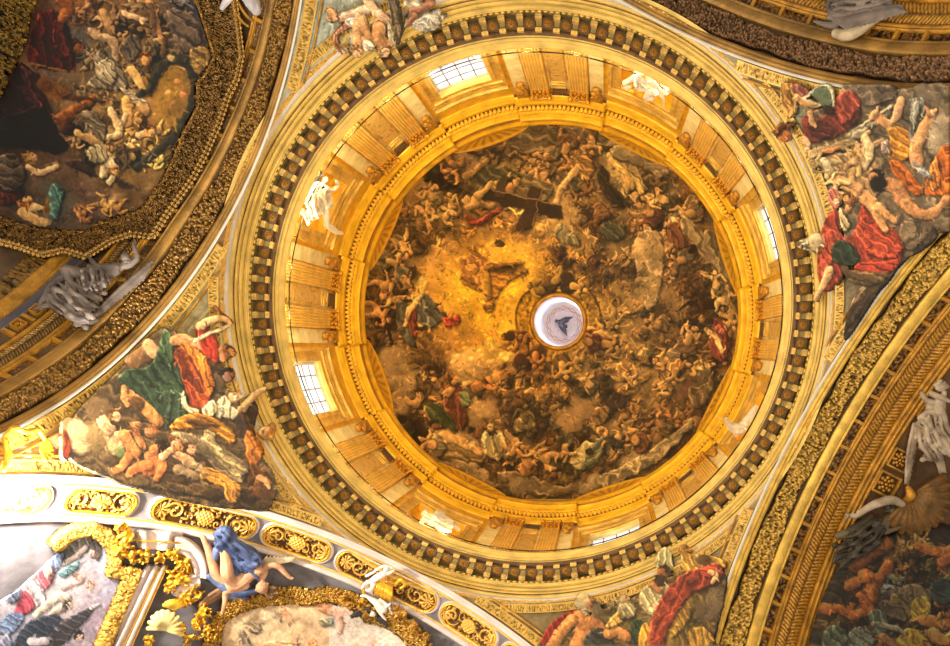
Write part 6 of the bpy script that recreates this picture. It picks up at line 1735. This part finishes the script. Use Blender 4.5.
b=Body(s,SC);b.limb([(372,600,.5,3),(378,604,.55,3.8),(384,610,.55,3.6)]);b.limb([(372,600,.5,2.4),(366,596,.5,1.8),(361,596,.5,1.4)]);b.limb([(376,606,.55,2.2),(381,614,.55,1.8),(386,620,.5,1.2)]);b.limb([(384,608,.55,1.8),(390,604,.55,1.4)]);b.head(373,614,.5,3.2,150);b.done('putto',wp,r,.025)
folds(s,SC,[[(376,570,.5,1.6),(384,566,.5,1.6),(392,568,.5,1.4)],[(366,576,.5,1.6),(374,572,.5,1.6)],[(380,600,.5,1.8),(388,606,.5,1.8),(392,614,.45,1.4)]],wp,r,'cloth',.025)
dkf=mat('dark_feathers',(52,44,40),.6);feather_wing(s,SC,(370,608),(350,616),8,.4,dkf,r,8,-1);feather_wing(s,SC,(378,616),(388,626),7,.35,dkf,r,7,1)
# fluted pilaster strips with gilded lines
def quad_strip(name,i,A0,A1,B0,B1,ridges,h0,dh,m,parent,n=40,nv=40):
    t=np.linspace(0,1,n)[:,None,None];s_=np.linspace(0,1,nv)[None,:,None];A0,A1,B0,B1=map(np.asarray,(A0,A1,B0,B1))
    Q=(A0*(1-s_)+A1*s_)*(1-t)+(B0*(1-s_)+B1*s_)*t;prof=h0+dh*np.interp(s_[0,:,0],np.linspace(0,1,len(ridges)),ridges);hh=prof[None,:]+0*t[...,0]
    V_=on_vault(i,Q[...,0].ravel(),Q[...,1].ravel(),hh.ravel());o=mkmesh(name,V_,gridfaces(n,nv),m,parent,smooth=False);solid(o,.02 if nv<6 else .12,-1);return o
r=fig('pilaster',1,135,605,.1,'white fluted pilaster with gold lines between the two chapel frescoes','pilaster')
quad_strip('shaft',1,(145,566),(168,566),(100,652),(130,652),[0,1,1,.2,1,1,.2,1,1,0],.1,.16,pw,r)
for f in (.16,.46,.70,.97): quad_strip('gold_line',1,(145+23*f,566),(145+23*f+.8,566),(100+30*f,652),(100+30*f+.9,652),[0,1,0],.2,.06,M['gold_leaf'],r,20,5)
r=fig('ledge_moulding',1,150,545,.1,'cream stepped ledge above the white fluted pilaster','moulding')
quad_strip('cornice',1,(134,531),(184,533),(138,548),(176,552),[0,1,1,.4,.5,1,1,.3,0],.15,.25,pw,r,20,30)
quad_strip('gold_edge',1,(136,540),(181,542),(137,541.4),(180,543.4),[0,1,1,0],.42,.04,M['gold_leaf'],r,12,5)
r=fig('broken_pediment',1,195,560,.1,'cream curved broken pediment beside the blue-draped figure','moulding')
def arcband(cx,cy,r0,r1,a0,a1,h0,prof,m,nm):
    a=np.radians(np.linspace(a0,a1,40))[:,None];q=np.linspace(r0,r1,14)[None,:];X=cx+q*np.cos(a);Y=cy+q*np.sin(a)*1.15;hh=h0+np.interp(np.linspace(0,1,14),np.linspace(0,1,len(prof)),prof)[None,:]+0*a
    V_=on_vault(1,X.ravel(),Y.ravel(),hh.ravel());o=mkmesh(nm,V_,gridfaces(40,14),m,r,smooth=False);solid(o,.2,-1)
arcband(176,574,17,33,-92,8,.3,[0,.12,.12,.02,.1,.1,.16,.16,0],pw,'upper_curve')
arcband(204,612,22,36,205,262,.28,[0,.12,.04,.12,0],pw,'lower_curve')
arcband(176,574,14.5,17,-90,0,.3,[0,.08,0],M['gold_leaf'],'gold_rim')
def foliage(i,label,blobs,seed,m,h=.35):
    x0,y0=np.mean([q[0] for q in blobs]),np.mean([q[1] for q in blobs]);r=fig('gilded_foliage',i,x0,y0,.1,label,'foliage ornament');q=np.random.RandomState(seed);sf=V(i)
    b=Body(sf,SC);c2=Body(sf,SC)
    for (x,y,R) in blobs:
        for k in range(int(R*4.5)):
            a=q.uniform(0,2*PI);d=R*math.sqrt(q.rand());X,Y=x+d*math.cos(a),y+d*math.sin(a);a2=q.uniform(0,2*PI);L=q.uniform(1.6,3.8)
            (b if k%3 else c2).limb([(X,Y,h+q.uniform(-.1,.12),.9),(X+L*math.cos(a2),Y+L*math.sin(a2),h+q.uniform(0,.2),1.0),(X+L*1.5*math.cos(a2+.7),Y+L*1.5*math.sin(a2+.7),h-.05,.4)])
    b.done('leaves',m,r,.03,1);c2.done('shade_toned_leaves',M['gold_deep'],r,.03,1);return r  # every third leaf in darker gilding, shade put into the colour
foliage(1,'gilded palm leaves sprouting at the top corner of the arch-topped chapel fresco',[(122,530,7),(128,540,8),(120,552,6),(134,556,6),(146,556,6),(160,557,5)],1,M['gold_leaf'])
foliage(1,'gilded foliage tucked inside the curved broken pediment',[(174,556,7),(182,566,7),(176,576,7),(184,580,6),(170,586,6)],2,M['gold_leaf'])
foliage(1,'gilded scrolling leaves between the golden shell and the pink fresco',[(196,594,7),(186,600,7),(204,612,7),(200,624,8),(208,636,8),(190,640,7),(150,640,6),(180,628,7)],3,M['gold_leaf'])
foliage(1,'gilded leaves hanging under the putti cartouche',[(352,606,6),(364,612,6),(342,600,5)],4,M['gold_deep'])
foliage(1,'gilded foliage right of the putti along the pink fresco frame',[(400,616,6),(412,626,6),(424,640,6),(396,608,4)],6,M['gold_deep'])
r=fig('gilded_shell',1,163,622,.2,'bright cream and gold scallop shell at the foot of the white pilaster','shell');b=Body(s,SC)
for k in range(11):
    a=math.radians(-175+k*19);b.limb([(165,630,.45,1.2),(165+9*math.cos(a),630+10*math.sin(a),.62,1.8),(165+17*math.cos(a),630+19*math.sin(a),.5,2.3)])
b.done('fluted_bowl',mat('cream_gilded_shell',(244,214,140),.4,.2,.15,4,.2,14),r,.03)
r=fig('gilded_shell',1,176,603,.2,'small bright gilded shell above the larger cream scallop','shell');b=Body(s,SC)
for k in range(7):
    a=math.radians(-150+k*20);b.limb([(174,610,.5,1.),(174+6*math.cos(a),610+6*math.sin(a),.62,1.4),(174+12*math.cos(a),610+10*math.sin(a),.55,1.8)])
b.done('fluted_bowl',M['gold_leaf'],r,.03)
# cartouche at the far left, lost in the glare
r=fig('gilded_cartouche',1,30,445,.1,'pale cream cartouche with scallop edge in the glare at the left picture edge','cartouche',lambda x,y,h:on_sphere(x,y,.1))
sp=lambda x,y,h:on_sphere(x,y,float(np.median(h)))
b=Body(sp,SC);b.limb([(6,436,.15,2),(14,428,.2,2.6),(26,432,.2,2.4),(38,430,.2,2.6),(44,438,.2,2)])
for k in range(7):
    a=math.radians(-60+k*20);b.limb([(40,450,.15,1),(40+12*math.cos(a),450+12*math.sin(a),.2,1.7)])
b.limb([(6,440,.15,2),(8,456,.15,2.4),(4,470,.15,2)]);b.done('scroll_rim',M['gold_leaf'],r)
b=Body(sp,SC);b.limb([(16,448,-.1,5),(26,454,-.1,5.5),(20,462,-.1,5)]);b.done('blank_field',pw,r)
WORLD=.58;EXPO=.1;DRUM_E=82;DRUM_K=.8;FLOOR_FILL=[(-4,-3,1900),(5,4,1300)];LANE=40
PIER_E=[(760,14.5),(900,14.5),(300,14.5),(720,14.5)];GLX,GLY,GLH,GLE=18,504,.6,4200
# ================================================================ lights, world, camera
W=bpy.data.worlds.new('World');bpy.context.scene.world=W;W.use_nodes=True
bg=W.node_tree.nodes['Background'];bg.inputs[0].default_value=(1,.965,.9,1);bg.inputs[1].default_value=WORLD
def lamp(name,kind,loc,energy,col,size=1.,rot=None):
    l=bpy.data.lights.new(name,kind);l.energy=energy;l.color=col
    if kind=='AREA': l.size=size
    else:l.shadow_soft_size=size
    o=bpy.data.objects.new(name,l);C.objects.link(o);o.location=loc
    if rot is not None:o.rotation_euler=rot
    return o
for (x,y,e) in FLOOR_FILL: lamp('floor_fill_light','AREA',(x,y,0.5),e,(1,.86,.62),2.5,(PI,0,0))  # added unseen area lights below the view, filling the vaults and arches
for k,(e,zl) in enumerate(PIER_E):
    a=PSI+k*PI/2+PI/4;lamp('pier_fill_light','POINT',tuple(pol(10.9,a,zl)),e,(1,.86,.64),.25)  # added unseen point lights at pier height, raking the arches for relief
lamp('lantern_daylight','POINT',(.6,-.5,44.2),LANE,(1,.95,.95),.1)
lamp('chapel_light','POINT',tuple(on_vault(1,GLX,GLY,GLH)),GLE,(1,.93,.8),.3)
for k in range(32):
    a=PSI+k*PI/16+.1;d=math.cos(a-math.radians(225))
    lamp('ledge_lamp','POINT',tuple(pol(8.14,a,27.72)),DRUM_E*(1+DRUM_K*d),(1,.86,.5),.06)
cam=bpy.data.cameras.new('camera');co=bpy.data.objects.new('camera',cam);C.objects.link(co);bpy.context.scene.camera=co
from mathutils import Matrix
X=RM[0];Y=-RM[1];Zv=-RM[2]
co.matrix_world=Matrix([[X[0],Y[0],Zv[0],CX],[X[1],Y[1],Zv[1],CY],[X[2],Y[2],Zv[2],0],[0,0,0,1]])
cam.sensor_width=36;cam.lens=F*36/950;cam.shift_x=-(PX-475)/950;cam.shift_y=(PY-323)/950;cam.clip_end=300
S=bpy.context.scene;S.view_settings.view_transform='Standard';S.view_settings.look='None';S.view_settings.gamma=1;S.view_settings.exposure=EXPO
S.view_settings.use_curve_mapping=False
